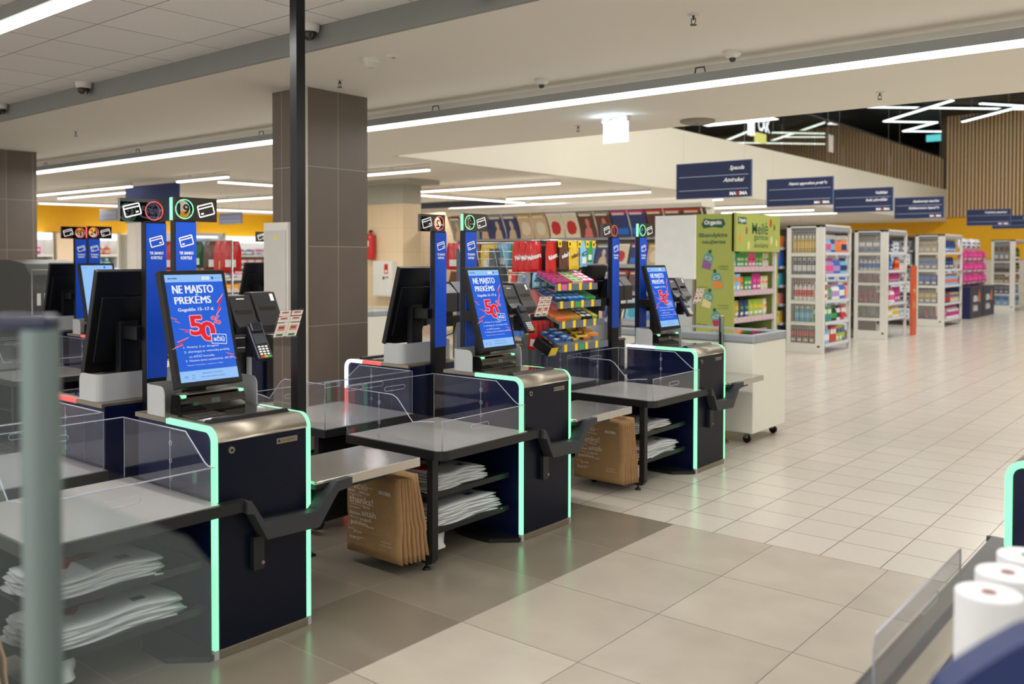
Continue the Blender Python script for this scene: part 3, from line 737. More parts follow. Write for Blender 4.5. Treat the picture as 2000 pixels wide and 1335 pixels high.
    if screen == 'promo':
        promo(mb, Od, U, V, Wd, Hd); mb.build('promotion_graphic', M_UI, disp)
    elif screen == 'idle':
        mb.text('MAXIMA', Od + U * .02 + V * (Hd - .02), U, V, w=.03, h=.006, al='l', m=5); mb.text('Palieskite ekraną', Od + U * Wd / 2 + V * Hd * .52, U, V, w=.11, h=.008, m=5)
        mb.quad(Od + U * .2 + V * (Hd - .018), U, V, .016, .016, 0, .001); mb.build('start_graphic', M_UI, disp)
    mb = B(); mb.box((-.47, .145, .888), (-.425, .235, 1.24)); mb.box((-.59, .16, 1.16), (-.44, .22, 1.22)); mb.tube([(-.43, .19, 1.06), (-.40, .20, 1.03), (-.39, .21, .985)], .004)
    mb.build('monitor_mount', black, t, .003)
    # printers on an arm
    mb = B(); mb.box((-.60, .287, 1.125), (-.545, .60, 1.165)); mb.box((-.56, .36, 1.10), (-.50, .42, 1.19)); mb.tube([(-.56, .45, 1.125), (-.52, .46, 1.05), (-.5, .40, 1.03), (-.52, .33, 1.08), (-.57, .30, 1.12)], .004)
    mb.build('device_arm', black, t, .003)
    for k, (ya, yb) in enumerate(((.352, .462), (.470, .592))):
        mb = B(); up = .012 * k
        mb.prism([(-.56, 1.19), (-.56, 1.31), (-.49, 1.368 + up), (-.44, 1.366 + up), (-.385, 1.262 + up), (-.355, 1.235), (-.38, 1.20), (-.44, 1.185)], 'y', ya, yb, 0)
        pr = mb.build('receipt_printer', mat('printer_black', (40, 41, 43), .35), t, .005)
        mb = B(); d = Vector((.055, 0, -.104)).normalized(); nrm = Vector((.104, 0, .055)).normalized()
        o = Vector((-.4125, (ya + yb) / 2, 1.314 + up))
        M4 = Matrix(((nrm.x, 0, d.x, o.x), (0, 1, 0, o.y), (nrm.z, 0, d.z, o.z), (0, 0, 0, 1)))
        mb.box((-.001, -.042, .012), (.0015, .042, .030), 0, M4); mb.build('paper_slot', glossblack, pr)
        mb = B(); mb.box((.001, -.02, -.045), (.0015, .02, -.040), 0, M4) if k == 0 else mb.box((.001, .030, -.05), (.0016, .048, -.015), 0, M4)
        mb.build('sticker', lettw, pr)
    # card terminal
    mb = B(); O3 = Vector((-.262, .388, 1.100)); V3 = Vector((-.085, 0, .135)).normalized(); N3 = U.cross(V3)
    M4 = Matrix(((N3.x, U.x, V3.x, O3.x), (N3.y, U.y, V3.y, O3.y), (N3.z, U.z, V3.z, O3.z), (0, 0, 0, 1)))
    mb.box((-.03, 0, 0), (0, .076, .165), 0, M4); mb.box((-.006, .008, .13), (.012, .068, .175), 0, M4)
    ct = mb.build('card_terminal', mat('terminal_navy', (24, 28, 38), .3), t, .005)
    mb = B(); mb.box((0, .010, .072), (.0012, .066, .122), 0, M4); mb.build('terminal_screen', mat('lcd', (60, 66, 70), .15), ct)
    mb = B()
    for r_ in range(4):
        for c_ in range(3):
            mb.box((0, .014 + c_ * .018, .018 + r_ * .012), (.002, .026 + c_ * .018, .025 + r_ * .012), 0, M4)
    for c_, mm in ((0, 1), (1, 2), (2, 3)): mb.box((0, .012 + c_ * .019, .005), (.0025, .028 + c_ * .019, .014), mm, M4)
    mb.build('keypad', [lettw, glow('key_red', (.8, .10, .04), .8), glow('key_yellow', (.9, .6, .05), .8), glow('key_green', (.08, .6, .15), .8)], ct)
    mb = B(); mb.box((-.39, .405, 1.10), (-.34, .445, 1.19)); mb.cyl((-.36, .425, 1.12), (-.30, .425, 1.16), .012); mb.build('terminal_bracket', black, t)
    mb = B(); mb.cyl((-.50, .50, .888), (-.50, .50, 1.13), .012); mb.build('support_tube', grey, t)
    # leaflet holder
    mb = B(); O4 = Vector((-.285, .475, 1.185)); V4 = Vector((.03, .02, .11)).normalized(); N4 = U.cross(V4).normalized()
    M4 = Matrix(((N4.x, U.x, V4.x, O4.x), (N4.y, U.y, V4.y, O4.y), (N4.z, U.z, V4.z, O4.z), (0, 0, 0, 1)))
    mb.box((-.012, -.004, -.004), (-.009, .128, .125), 0, M4); mb.box((-.012, -.004, -.006), (.006, .128, -.002), 0, M4)
    lh = mb.build('leaflet_holder', acr, t)
    mb = B()
    for c_ in range(2):
        for r_ in range(3):
            a, b = .002 + c_ * .064, .060 + c_ * .064; z_ = .0 + (0, .068, .098)[r_]; hh = (.064, .026, .022)[r_]
            x_ = -.002 - r_ * .002
            mb.box((x_, a, z_), (x_ + .001, b, z_ + hh), 0, M4); mb.box((x_ + .001, a + .010, z_ + hh * .45), (x_ + .0016, b - .010, z_ + hh * .85), 1, M4)
            mb.box((x_ + .0016, a + .014, z_ + hh * .62), (x_ + .002, b - .018, z_ + hh * .74), 2, M4)
            if r_ == 0: mb.box((x_ + .001, a + .012, .004), (x_ + .0016, b - .012, .014), 3, M4)
    mb.build('card_labels', [mat('label_white', (226, 216, 206), .5), mat('label_salmon', (206, 140, 122), .5), mat('label_brown', (110, 60, 52), .5), mat('label_green', (70, 110, 96), .5)], lh)
    # bagging table
    zt = .605; xr = -.645; xf = .055
    c = .05
    rimp = [(xr, .0), (xr, -tl), (xf - c, -tl), (xf - c * .3, -tl + c * .3), (xf, -tl + c), (xf, .10), (.006, .10), (.006, .0)]
    mb = B(); mb.prism([(a, b) for a, b in rimp], 'z', zt - .045, zt - .002); tr = mb.build('table_rim', blackm, t, .003)
    mb = B(); c2 = .035
    mb.prism([(xr + .012, -.002), (xr + .012, -tl + .012), (xf - .015 - c2, -tl + .012), (xf - .015, -tl + .012 + c2), (xf - .015, -.002)], 'z', zt - .004, zt + .001)
    mb.build('table_top', steel_top if guards != 'low' else mat('dark_table', (64, 62, 62), .5), t)
    if guards == 'low': MB(mir).box((-.075, -tl + .05, zt), (-.02, -.01, zt + .004)).build('steel_edge', steel, t)
    # arm, basket trough and basket shelf
    mb = B()
    zz = [(.10, .600), (.10, .552), (.128, .548), (.19, .434), (.445, .424), (.545, .552), (.62, .560), (.62, .600), (.538, .596), (.433, .492), (.178, .506), (.118, .600)]
    mb.prism([(a, b) for a, b in zz], 'x', .006, .072); mb.build('basket_trough', mat('trough_grey', (46, 48, 52), .5, .1), t, .004)
    mb = B(); mb.prism([(.178, .506), (.433, .492), (.433, .486), (.178, .498)], 'x', -.0, .03)
    mb.box((.004, .155, .31), (.03, .205, .44)); mb.cyl((.03, .195, .335), (.036, .195, .335), .007, m=1); mb.build('trough_bracket', [blackm, steel], t)
    mb = B(); mb.box((-.38, .457, .566), (.03, 1.06, .588), 1); mb.box((-.385, .457, .588), (.035, 1.065, .602), 0); mb.box((.030, .625, .560), (.038, 1.062, .602), 0); mb.box((-.34, .70, .53), (-.02, .90, .566), 1)
    mb.build('basket_shelf', [shelf_steel, blackm], t, .003)
    mb = B(); mb.prism([(.457, .50), (.538, .596), (.60, .597), (.60, .56), (.548, .552), (.457, .438)], 'x', -.26, .004); mb.build('trough_side', mat('trough_grey', (46, 48, 52), .5, .1), t, .003)
    # end frame with feet, shelves
    mb = B(); ye = -tl + .045; f = .04; w0, w1 = -.56, -.03
    pts = [(w1, zt - .045), (w1, .06), (w1 - .02, .035), (w0 + .02, .035), (w0, .06), (w0, zt - .045)]
    q = [(w1 - f, zt - .045), (w1 - f, .085), (w1 - f - .01, .075), (w0 + f + .01, .075), (w0 + f, .085), (w0 + f, zt - .045)]
    vs = [(a, ye - .02, b) for a, b in pts] + [(a, ye + .02, b) for a, b in pts] + [(a, ye - .02, b) for a, b in q] + [(a, ye + .02, b) for a, b in q]; n = 6; fs = []
    for i in range(5):
        fs += [(i, n + i, n + i + 1, i + 1), (2 * n + i, 2 * n + i + 1, 3 * n + i + 1, 3 * n + i), (i, i + 1, 2 * n + i + 1, 2 * n + i), (n + i, 3 * n + i, 3 * n + i + 1, n + i + 1)]
    mb.add(vs, fs); lf = mb.build('leg_frame', blackm, t, .002)
    for xx in (w1 - .06, w0 + .12):
        mb = B(); mb.cyl((xx, ye, .012), (xx, ye, .04), .007); mb.cyl((xx, ye, 0), (xx, ye, .012), .022, .016); mb.build('foot', black, lf)
    for zs in (.175, .355):
        mb = B(); mb.box((-.50, ye + .02, zs - .012), (-.09, -.002, zs)); mb.box((-.105, ye + .02, zs - .016), (-.085, -.002, zs + .012)); mb.build('storage_shelf', blackm, t)
    mb = B(); mb.box((-.51, ye, .06), (-.50, -.002, zt - .05)); mb.build('storage_back', blackm, t)
    # clear guards
    g2 = .004
    def guard(nm, pts, ax, lo, edges, rings=(), slots=()):
        mb = B(); mb.prism(pts, ax, lo, lo + g2); gd = mb.build(nm, acr, t)
        mb = B(); P3 = {'x': lambda a, b: (lo + g2 / 2, a, b), 'y': lambda a, b: (a, lo + g2 / 2, b)}[ax]
        mb.tube([P3(*p) for p in edges], .0022, 6)
        for a, b in rings: mb.tube([P3(a + .009 * math.cos(k * pi / 5), b + .009 * math.sin(k * pi / 5)) for k in range(10)], .0012, 5, 0, True)
        for a, b, w_ in slots:
            pth = [(a + w_ / 2 * sx + .012 * math.cos(th), b + .012 * math.sin(th)) for sx, ths in ((1, [-pi / 2 + i * pi / 5 for i in range(6)]), (-1, [pi / 2 + i * pi / 5 for i in range(6)])) for th in ths]
            mb.tube([P3(*p) for p in pth], .0014, 5, 0, True)
        mb.build('polished_edge', acre, gd)
    zg = zt + .002
    if guards == 'full':
        guard('rear_guard', [(-tl + .005, zg), (-.02, zg), (-.02, .862), (-tl + .005, .862)], 'x', xr + .003, [(-.02, zg), (-.02, .862), (-tl + .005, .862), (-tl + .005, zg)], (), [(-.33, .812, .13), (-.62, .845, .09)] if not far else [(-.33, .812, .13)])
        sidep = [(xr + .01, zg), (xr + .01, .860), (-.165, .860), (-.035, .760), (-.01, .748), (.028, .748), (.028, zg)]
        guard('side_guard', sidep, 'y', -.020, [p for p in sidep[1:6]], [(-.277, .80), (-.277, .73), (-.277, .66)])
        endp = [(xr + .01, zg), (xr + .01, .852), (-.29, .850), (-.255, .835), (-.145, .728), (-.08, .738), (.0, .745), (.0, zg)]
        guard('end_guard', endp, 'y', -tl + .002, endp[1:7], [(-.388, .80), (-.388, .70), (-.388, .63)])
        for gy in (-.022, -tl):
            mb = B(); mb.tube([(-.277 if gy > -.1 else -.388, gy + .002, zg), (-.277 if gy > -.1 else -.388, gy + .002, .85)], .0008, 5); mb.build('guard_joint', acre, t)
        guard('front_guard', [(-tl + .03, zg), (-.012, zg), (-.012, .748), (-tl + .03, .745)], 'x', .028, [(-.012, .748), (-tl + .03, .745), (-tl + .03, zg)], (), [(-.375, .690, .11)])
    elif guards == 'low':
        guard('front_guard', [(-tl + .03, zg), (-.60, zg), (-.60, .748), (-tl + .05, .748), (-tl + .03, .72)], 'x', -.008, [(-.60, zg), (-.60, .748), (-tl + .05, .748), (-tl + .03, .72), (-tl + .03, zg)], (), [(-.90, .69, .12)])
    return t

g_ = green
kiosk('19', 1.914, -3.03, False, 'green', 'self-checkout kiosk numbered 19 with green lights, nearest on the aisle side')
kiosk('18', 3.782, -3.03, False, 'green', 'self-checkout kiosk numbered 18 with green lights, in the middle of the picture')
kiosk('17', 5.764, -3.03, False, 'green', 'self-checkout kiosk with green lights next to the white chest freezer')
top_seg = [(-.34, .888), (-.17, .888)]; top_in = [(-.34, .868), (-.17, .868)]
def redsegs():
    o = prof(-.17, .70); i = prof(-.17, .70, off=.020)
    return [(red, top_seg, top_in), (whiteled, o, i), (red, [(0, .70), (0, .036)], [(-.020, .70), (-.020, .036)])]
kiosk('22', 1.914, -4.49, True, 'red', 'self-checkout kiosk back to back with kiosk 19, red lights, sign 22 seen from behind', screen='none')
kiosk('21', 3.782, -4.49, True, 'red', 'self-checkout kiosk back to back with kiosk 18, sign 21 seen from behind', screen='none', led_mats=redsegs())
kiosk('20', 5.764, -4.49, True, 'red', 'self-checkout kiosk behind the candy stand with sign seen from behind', screen='none', led_mats=redsegs())
kiosk('24', 3.51, -7.17, False, 'red', 'self-checkout kiosk numbered 24 with an idle pale blue screen', screen='idle', far=True)
kiosk('27', 3.51, -8.625, True, 'red', 'self-checkout kiosk back to back with kiosk 24, sign 27 seen from behind', screen='none', far=True)
kiosk('25', 5.50, -8.625, True, 'red', 'self-checkout kiosk seen from behind at the left edge of the tiled column', screen='none', far=True)
kiosk('12', 3.26, -.605, True, 'green', 'self-checkout kiosk at the right edge with its green strip and rounded top', screen='none', tl=1.36, guards='low', sign=False)

# paper carrier bags hanging at the table ends
WORDS = [('ačiū', .06, .345, .10, .030), ('paldies', .04, .155, .12, .028), ('thanks!', .03, .275, .17, .036), ('aitäh', .12, .215, .10, .030), ('děkuju', .10, .315, .08, .018),
         ('danken', .03, .205, .08, .018), ('arigatō', .11, .180, .08, .020), ('grazzi', .06, .110, .06, .016), ('merci', .03, .080, .07, .020), ('danke', .02, .318, .05, .012),
         ('ευχαριστώ', .03, .298, .09, .009), ('terima kasih', .04, .250, .10, .008), ('asante', .13, .245, .05, .012), ('obrigado', .03, .232, .08, .010), ('gracias', .15, .345, .05, .009),
         ('dziękuję', .03, .182, .07, .009), ('takk', .16, .150, .05, .010), ('spasibo', .02, .120, .05, .007), ('tack', .10, .085, .03, .008), ('grazie', .02, .365, .07, .010)]
def bag_bundle(x0, y0, n, where, printed=True, mir=False):
    for k in range(n):
        t_ = R.uniform(-.01, .01)
        lab = (f'brown paper bag printed thanks, in front {where}' if k == 0 else f'plain brown bag {where}')
        y = y0 + k * .013; rot = .02 * k
        t = thing('paper_bag', lab, 'paper bag', (x0 + k * .006, y, .06 - .0 * k), 0, f'brown paper bags {where}' if k else None)
        mb = MB(); W = .40; H = .42 + (.02 if k > n - 3 else 0); tl = .16 * (k / max(1, n - 1)) * .2
        vs = []; cols = 8; rows = 10; th = .0045
        for s_ in (0, 1):
            for j in range(rows + 1):
                for i in range(cols + 1):
                    u_, v_ = i / cols, j / rows
                    wv = .004 * math.sin(v_ * 9 + k) * math.sin(u_ * 5 + k * 2) + (.006 if abs(v_ - .42) < .02 else 0)
                    shr = 1 - .04 * v_
                    vs.append((u_ * W * shr + .06 * v_ * (1 if True else 0) * .4, wv + s_ * th + (1 - v_) * (.02 + .012 * k) - .02, v_ * H))
        nn = (rows + 1) * (cols + 1); fs = []
        for j in range(rows):
            for i in range(cols):
                a = j * (cols + 1) + i
                fs += [(a, a + 1, a + cols + 2, a + cols + 1), (nn + a, nn + a + cols + 1, nn + a + cols + 2, nn + a + 1)]
        for i in range(cols): fs += [(i, nn + i, nn + i + 1, i + 1), (rows * (cols + 1) + i, rows * (cols + 1) + i + 1, nn + rows * (cols + 1) + i + 1, nn + rows * (cols + 1) + i)]
        for j in range(rows):
            a = j * (cols + 1); b = a + cols; fs += [(a, a + cols + 1, nn + a + cols + 1, nn + a), (b, nn + b, nn + b + cols + 1, b + cols + 1)]
        mb.add(vs, fs, 0, True); mb.build('bag_body', kraft, t)
        if k == 0 and printed:
            mb = MB(); U = (1, 0, 0); V = (0, -.0476, 1)
            for s_, a, b, w_, h_ in WORDS: mb.text(s_, (a + b * .05, -.0085 - b * .0476, b), U, V, w=w_ * 1.02, h=h_, al='l', bold=.01, lift=.0015)
            mb.build('thank_you_words', mat('bag_print', (226, 216, 200), .6), t); mb = MB()
            mb.text('MAXIMA', (.305, -.0085 - .338 * .0476, .338), U, V, w=.085, h=.020, bold=.04, lift=.0015)
            mb.build('shop_name', mat('bag_print', (226, 216, 200), .6), t); mb = MB()
            mb.text('Thank you for', (.30, -.0085 - .095 * .0476, .095), U, V, w=.075, h=.009, lift=.003); mb.text('saving nature', (.30, -.0085 - .078 * .0476, .078), U, V, w=.078, h=.009, lift=.003)
            mb.build('small_print', mat('bag_print', (226, 216, 200), .6), t)
        else:
            MB().box((.10, -.0, H - .004), (.30, .005, H + .0)).build('top_fold', kraft, t)
bag_bundle(-3.52, 3.782 - .80, 7, 'below the basket shelf of the nearest green kiosk')
bag_bundle(-3.52, 5.764 - .80, 6, 'below the basket shelf of the middle green kiosk')
bag_bundle(-3.52, 1.914 - .80, 5, 'left of the gate post', True)
bag_bundle(-4.35, 1.914 - .80, 4, 'under the nearest red-lit kiosk', False)

# folded white carrier bags on the storage shelves
def plastic_bag(W, D, seed, printed):
    mb = MB(); rr = random.Random(seed); cols, rows = 14, 8; th = .010; vs = []; ph = rr.uniform(0, 6)
    for s_ in (0, 1):
        for j in range(rows + 1):
            for i in range(cols + 1):
                u_, v_ = i / cols, j / rows
                e = min(u_, 1 - u_) * 2; e = min(1, e * 3)
                z = s_ * th * (.35 + .65 * e) + .003 * math.sin(u_ * 8 + ph) * math.sin(v_ * 5 + ph * 2) + .004 * math.sin(u_ * 3.1)
                wob = .012 * math.sin(v_ * 7 + ph + s_); wob2 = .01 * math.sin(u_ * 9 + ph)
                vs.append((v_ * D * -1 + wob2, u_ * W + wob * (1 if u_ in (0, 1) else .3), z))
    nn = (rows + 1) * (cols + 1); fs = []; ms = []
    for j in range(rows):
        for i in range(cols):
            a = j * (cols + 1) + i
            fs += [(a, a + 1, a + cols + 2, a + cols + 1), (nn + a, nn + a + cols + 1, nn + a + cols + 2, nn + a + 1)]
    for i in range(cols): fs += [(i, nn + i, nn + i + 1, i + 1), (rows * (cols + 1) + i, rows * (cols + 1) + i + 1, nn + rows * (cols + 1) + i + 1, nn + rows * (cols + 1) + i)]
    for j in range(rows):
        a = j * (cols + 1); b = a + cols; fs += [(a, a + cols + 1, nn + a + cols + 1, nn + a), (b, nn + b, nn + b + cols + 1, b + cols + 1)]
    mb.add(vs, fs, 0, True)
    return mb
_pb = [plastic_bag(.50, .30, s_, False).mesh('plastic_bag', [plast]) for s_ in range(3)]
def bag_pile(x, y, z, n, where, wy=1.0):
    for k in range(n):
        o = bpy.data.objects.new('plastic_bag', _pb[k % 3]); COL.objects.link(o)
        o.location = (x + R.uniform(-.008, .008), y + R.uniform(-.006, .006) + .004 * k, z + k * .0115); o.rotation_euler = (0, 0, R.uniform(-.03, .03)); o.scale = (1, wy * (1 - .015 * k), 1)
        if k == n - 1:
            tag(o, f'white bag with dark red print topmost {where}', 'plastic bag')
            mb = MB(); vs = []
            blob = [(.0, .0), (.05, -.03), (.12, -.02), (.16, .02), (.22, .0), (.27, .03), (.20, .06), (.13, .05), (.08, .09), (.03, .07)]
            mb.prism([(-.24 + b * 1.5, .06 + a) for a, b in blob], 'z', .013, .0165); mb.prism([(-.10, .34), (-.06, .34), (-.06, .39), (-.10, .39)], 'z', .013, .0165, 1)
            pr = mb.build('print', [redpr, navypr], o)
        else: tag(o, f'folded white carrier bag {where}', 'plastic bag', f'folded plastic bags {where}')
bag_pile(-3.13, 1.914 - .60, .360, 6, 'on the upper shelf under the nearest green kiosk', .9)
bag_pile(-3.13, 1.914 - .60, .180, 7, 'on the lower shelf under the nearest green kiosk', 1.08)
bag_pile(-3.13, 3.782 - .60, .360, 7, 'on the upper shelf under the middle green kiosk', .85)
bag_pile(-3.13, 3.782 - .60, .180, 8, 'on the lower shelf under the middle green kiosk', 1.08)
bag_pile(-3.13, 5.764 - .60, .360, 5, 'on the upper shelf under the farthest green kiosk', .78)
bag_pile(-3.13, 5.764 - .60, .180, 7, 'on the lower shelf under the farthest green kiosk', 1.0)
def loose_bag(x, y, lab):
    t = thing('hanging_bag', lab, 'plastic bag', (x, y, .10))
    mb = MB(); n = 12; vs = []
    for j in range(7):
        for i in range(n):
            a = 2 * pi * i / n; v_ = j / 6; r_ = (.075 - .02 * v_) * (1 + .15 * math.sin(3 * a + j)); vs.append((r_ * .5 * math.cos(a), r_ * math.sin(a), -.03 + v_ * .10))
    fs = [(j * n + i, j * n + (i + 1) % n, (j + 1) * n + (i + 1) % n, (j + 1) * n + i) for j in range(6) for i in range(n)]
    mb.add(vs, fs, 0, True); mb.build('film', plast, t); MB().box((-.01, -.03, .06), (.01, .03, .085)).build('knot', plast, t)
loose_bag(-3.17, 3.25, 'crumpled white bag tips below the lower shelf of the middle green kiosk')
loose_bag(-3.17, 1.38, 'crumpled white bag tips below the lower shelf of the nearest green kiosk')
loose_bag(-3.17, 5.20, 'crumpled white bag tips below the lower shelf of kiosk 17')

# ------------------------------------------------------------------ goods
COLS = {'yellow': (226, 190, 60), 'gold': (186, 160, 70), 'navy': (42, 58, 112), 'blue': (40, 110, 200), 'light blue': (130, 190, 225), 'teal': (50, 160, 180), 'white': (232, 232, 230),
        'red': (200, 40, 40), 'pink': (224, 90, 150), 'magenta': (196, 50, 140), 'purple': (120, 90, 170), 'green': (60, 160, 80), 'orange': (236, 130, 50), 'black': (36, 34, 38),
        'brown': (96, 60, 44), 'cream': (226, 212, 180), 'lime': (160, 190, 70), 'grey': (140, 142, 146), 'dark green': (34, 84, 56), 'lilac': (180, 150, 210), 'salmon': (214, 120, 108), 'beige': (206, 178, 140)}
def cm(n): return P('goods ' + n, COLS[n], .38)
_G = {}
def goods_mesh(kind, c1, c2, w_, h_, d_=None):
    k = (kind, c1, c2, round(w_, 3), round(h_, 3))
    if k in _G: return _G[k]
    mb = MB(); r = w_ / 2; d_ = d_ or w_
    if kind == 'spray can':
        mb.lathe([(r * .96, 0), (r, .006), (r, h_ * .25), (r, h_ * .6), (r, h_ * .78), (r * .7, h_ * .83), (r * .62, h_ * .84), (r * .62, h_), (r * .3, h_)], n=12, mats=[0, 0, 1, 0, 0, 2, 2, 2])
    elif kind == 'bottle':
        mb.lathe([(r * .9, 0), (r, .01), (r, h_ * .2), (r, h_ * .55), (r * .9, h_ * .68), (r * .45, h_ * .8), (r * .38, h_ * .84), (r * .42, h_ * .85), (r * .40, h_), (r * .2, h_)], n=12, mats=[0, 0, 1, 0, 0, 0, 2, 2, 2])
    elif kind == 'trigger bottle':
        mb.lathe([(r * .9, 0), (r, .01), (r, h_ * .15), (r, h_ * .5), (r * .6, h_ * .7), (r * .3, h_ * .76), (r * .3, h_ * .86)], n=12, mats=[0, 0, 1, 0, 0, 2])
        mb.box((-r * .35, -r * .3, h_ * .86), (r * .9, r * .3, h_), 2); mb.box((r * .5, -r * .1, h_ * .74), (r * .65, r * .1, h_ * .87), 2)
    elif kind == 'carton':
        mb.box((-d_ / 2, -w_ / 2, 0), (d_ / 2, w_ / 2, h_)); mb.box((d_ / 2, -w_ * .42, h_ * .55), (d_ / 2 + .001, w_ * .42, h_ * .85), 1); mb.box((d_ / 2, -w_ * .3, h_ * .15), (d_ / 2 + .001, w_ * .3, h_ * .35), 2)
        mb.box((-d_ * .42, -w_ / 2 - .001, h_ * .55), (d_ * .42, -w_ / 2, h_ * .85), 1); mb.box((-d_ * .3, -w_ / 2 - .001, h_ * .15), (d_ * .3, -w_ / 2, h_ * .35), 2)
    elif kind in ('pouch', 'snack bag', 'soft pack'):
        n = 6; vs = []; dep = {'pouch': .22, 'snack bag': .32, 'soft pack': .42}[kind] * w_
        for s_ in (1, -1):
            for j in range(n + 1):
                for i in range(n + 1):
                    a, b = i / n, j / n; bul = (math.sin(a * pi) ** .6) * (math.sin(min(1, b * 1.0) * pi) ** .5 if 0 < b < 1 else 0)
                    vs.append((s_ * (dep / 2 * bul + .001), (a - .5) * w_ * (1 + .05 * math.sin(b * pi)), b * h_))
        nn = (n + 1) ** 2
        for j in range(n):
            m_ = 0 if j in (0, 5) else (1 if j in (3,) else 0); m_ = 2 if j == 1 else m_
            for i in range(n):
                a = j * (n + 1) + i; mm = m_ if 0 < i < n - 1 else 0
                mb.add([vs[q] for q in (a, a + 1, a + n + 2, a + n + 1)], [(0, 1, 2, 3)], mm, True)
                mb.add([vs[nn + q] for q in (a, a + n + 1, a + n + 2, a + 1)], [(0, 1, 2, 3)], mm, True)
    elif kind == 'box stack':
        for i in range(3): mb.box((-d_ / 2, -w_ / 2, i * h_ / 3), (d_ / 2, w_ / 2, (i + .94) * h_ / 3), i % 2)
    me = mb.mesh(kind.replace(' ', '_'), [cm(c1), cm(c2), cm('white' if c1 != 'white' and c2 != 'white' else ('red' if 'red' in (c1, c2) else 'blue')) if kind != 'bottle' else cm(c2)])
    _G[k] = me
    return me
def place_goods(kind, c1, c2, w_, h_, pts, where, rz=0, d_=None, jit=.004):
    me = goods_mesh(kind, c1, c2, w_, h_, d_); nm = kind.replace(' ', '_')
    art = f'{c1} {kind}' if c1 == c2 else f'{c1} and {c2} {kind}'
    for p in pts:
        o = bpy.data.objects.new(nm, me); COL.objects.link(o)
        o.location = (p[0] + R.uniform(-jit, jit), p[1], p[2]); o.rotation_euler = (0, 0, rz + (R.uniform(-.12, .12) if kind not in ('carton', 'box stack') else 0))
        if len(pts) == 1: tag(o, f'{art} {where}', kind)
        else: tag(o, f'{art} {where}', kind, f'{art} {where}'[:60])

RAIL = mat('price_rail', (176, 180, 196), .4); RAIL2 = mat('price_cards', (228, 228, 232), .5)
shelfm = mat('shelf_white', (214, 212, 206), .45); shelfg = mat('shelf_grey', (170, 172, 172), .45)

def gondola_end(y0, ln, idx, rows, zs, dark=False):
    """free-standing shelf end facing the main aisle (+X); rows: per shelf [(kind,c1,c2,w,h,count)...]"""
    ordn = ('first', 'second', 'third', 'fourth')[idx]
    lab = ['white shelf end with grille side, the first one after the green snack stand', 'white shelf end with grille side, beside the narrow orange panel',
           'white shelf end with grille side, left of the pink pack pallet', 'tall white grille shelf end right of the pink pack pallet'][idx]
    t = thing('shelf_end', lab, 'shelf', (-5.25, y0, 0)); W = .62; H = 2.07
    mb = MB()
    mb.box((-W, 0, .14), (-W + .07, .05, H)); mb.box((-.14, 0, .14), (-.07, .05, H)); mb.box((-.045, 0, .0), (0, .05, H)); mb.box((-.07, .0, .14), (-.045, .012, H))
    mb.box((-W, 0, H - .05), (0, .05, H)); mb.box((-W, 0, 0), (-W + .03, .05, .14))
    mb.box((-.05, ln - .05, 0), (0, ln, H)); mb.box((-W, ln - .05, 0), (-W + .05, ln, H)); mb.box((-W, ln - .05, H - .04), (0, ln, H))
    mb.box((-W, 0, H - .03), (0, ln, H))
    fr = mb.build('frame', white, t, .004)
    MB().box((-W - .0, -.012, .0), (0, .0, .16)).build('kick_panel', white, t, .003)
    mb = MB().box((-.10, -.014, .10), (-.06, -.012, .13)); mb.build('kick_badge', black, t)
    MB().box((-W, .05, .02), (-W + .012, ln - .05, H - .03)).build('back_panel', shelfg if not dark else dgrey, t)
    MB().box((-W + .02, .06, H - .10), (.0, ln - .05, H - .03)).build('top_shelf', mat('shelf_header', (150, 156, 168), .4), t)
    for k, (z, hgt) in enumerate(zs):
        mb = MB().box((-W + .012, .055, z - .03), (-.01, ln - .055, z)); sh = mb.build('shelf', shelfm, t)
        mb = MB().box((-.01, .055, z - .045), (.004, ln - .055, z + .012)); n = int((ln - .12) / .09)
        for i in range(n): mb.box((.004, .075 + i * .09, z - .038), (.0055, .075 + i * .09 + .06, z + .004), 1)
        mb.build('price_rail', [RAIL, RAIL2], sh)
        # grille on the near side
        mb = MB(); g0, g1 = -W + .07, -.14
        mb.box((g0, .012, z - .055), (g1, .045, z)); mb.build('side_bar', white, t)
        mb = MB(); nx = 10; nz = 8 if not dark else 12
        for i in range(nx + 1):
            xx = g0 + (g1 - g0) * i / nx; mb.box((xx - .0018, .005, z), (xx + .0018, .011, z + hgt))
        for i in range(nz + 1):
            zz_ = z + hgt * i / nz; mb.box((g0, .004, zz_ - .0018), (g1, .010, zz_ + .0018))
        mb.build('grille', wire if dark else white, t)
        x_off = 0; yy = y0 + .07
        specs = rows[k]; side = specs[0]
        kind, c1, c2, w_, h_, _ = side
        nside = int(.40 / w_)
        place_goods(kind, c1, c2, w_, h_, [(-5.25 - .17 - w_ / 2 - i * w_ * 1.04, y0 + .07 + w_ / 2, z) for i in range(nside)], f'behind grille, {["top", "second", "third", "fourth", "lowest"][k]} level of the {ordn} shelf end')
        for (kind, c1, c2, w_, h_, n) in specs[1:]:
            pts = []
            for i in range(n):
                if yy + w_ > y0 + ln - .06: break
                pts.append((-5.25 - .03 - w_ / 2, yy + w_ / 2, z)); yy += w_ * 1.03
            if pts: place_goods(kind, c1, c2, w_, h_, pts, f'on the {["top", "second", "third", "fourth", "lowest"][k]} shelf of the {ordn} shelf end')
            yy += .008
    return t
Z5 = [(1.62, .34), (1.27, .29), (.85, .35), (.50, .29), (.15, .27)]
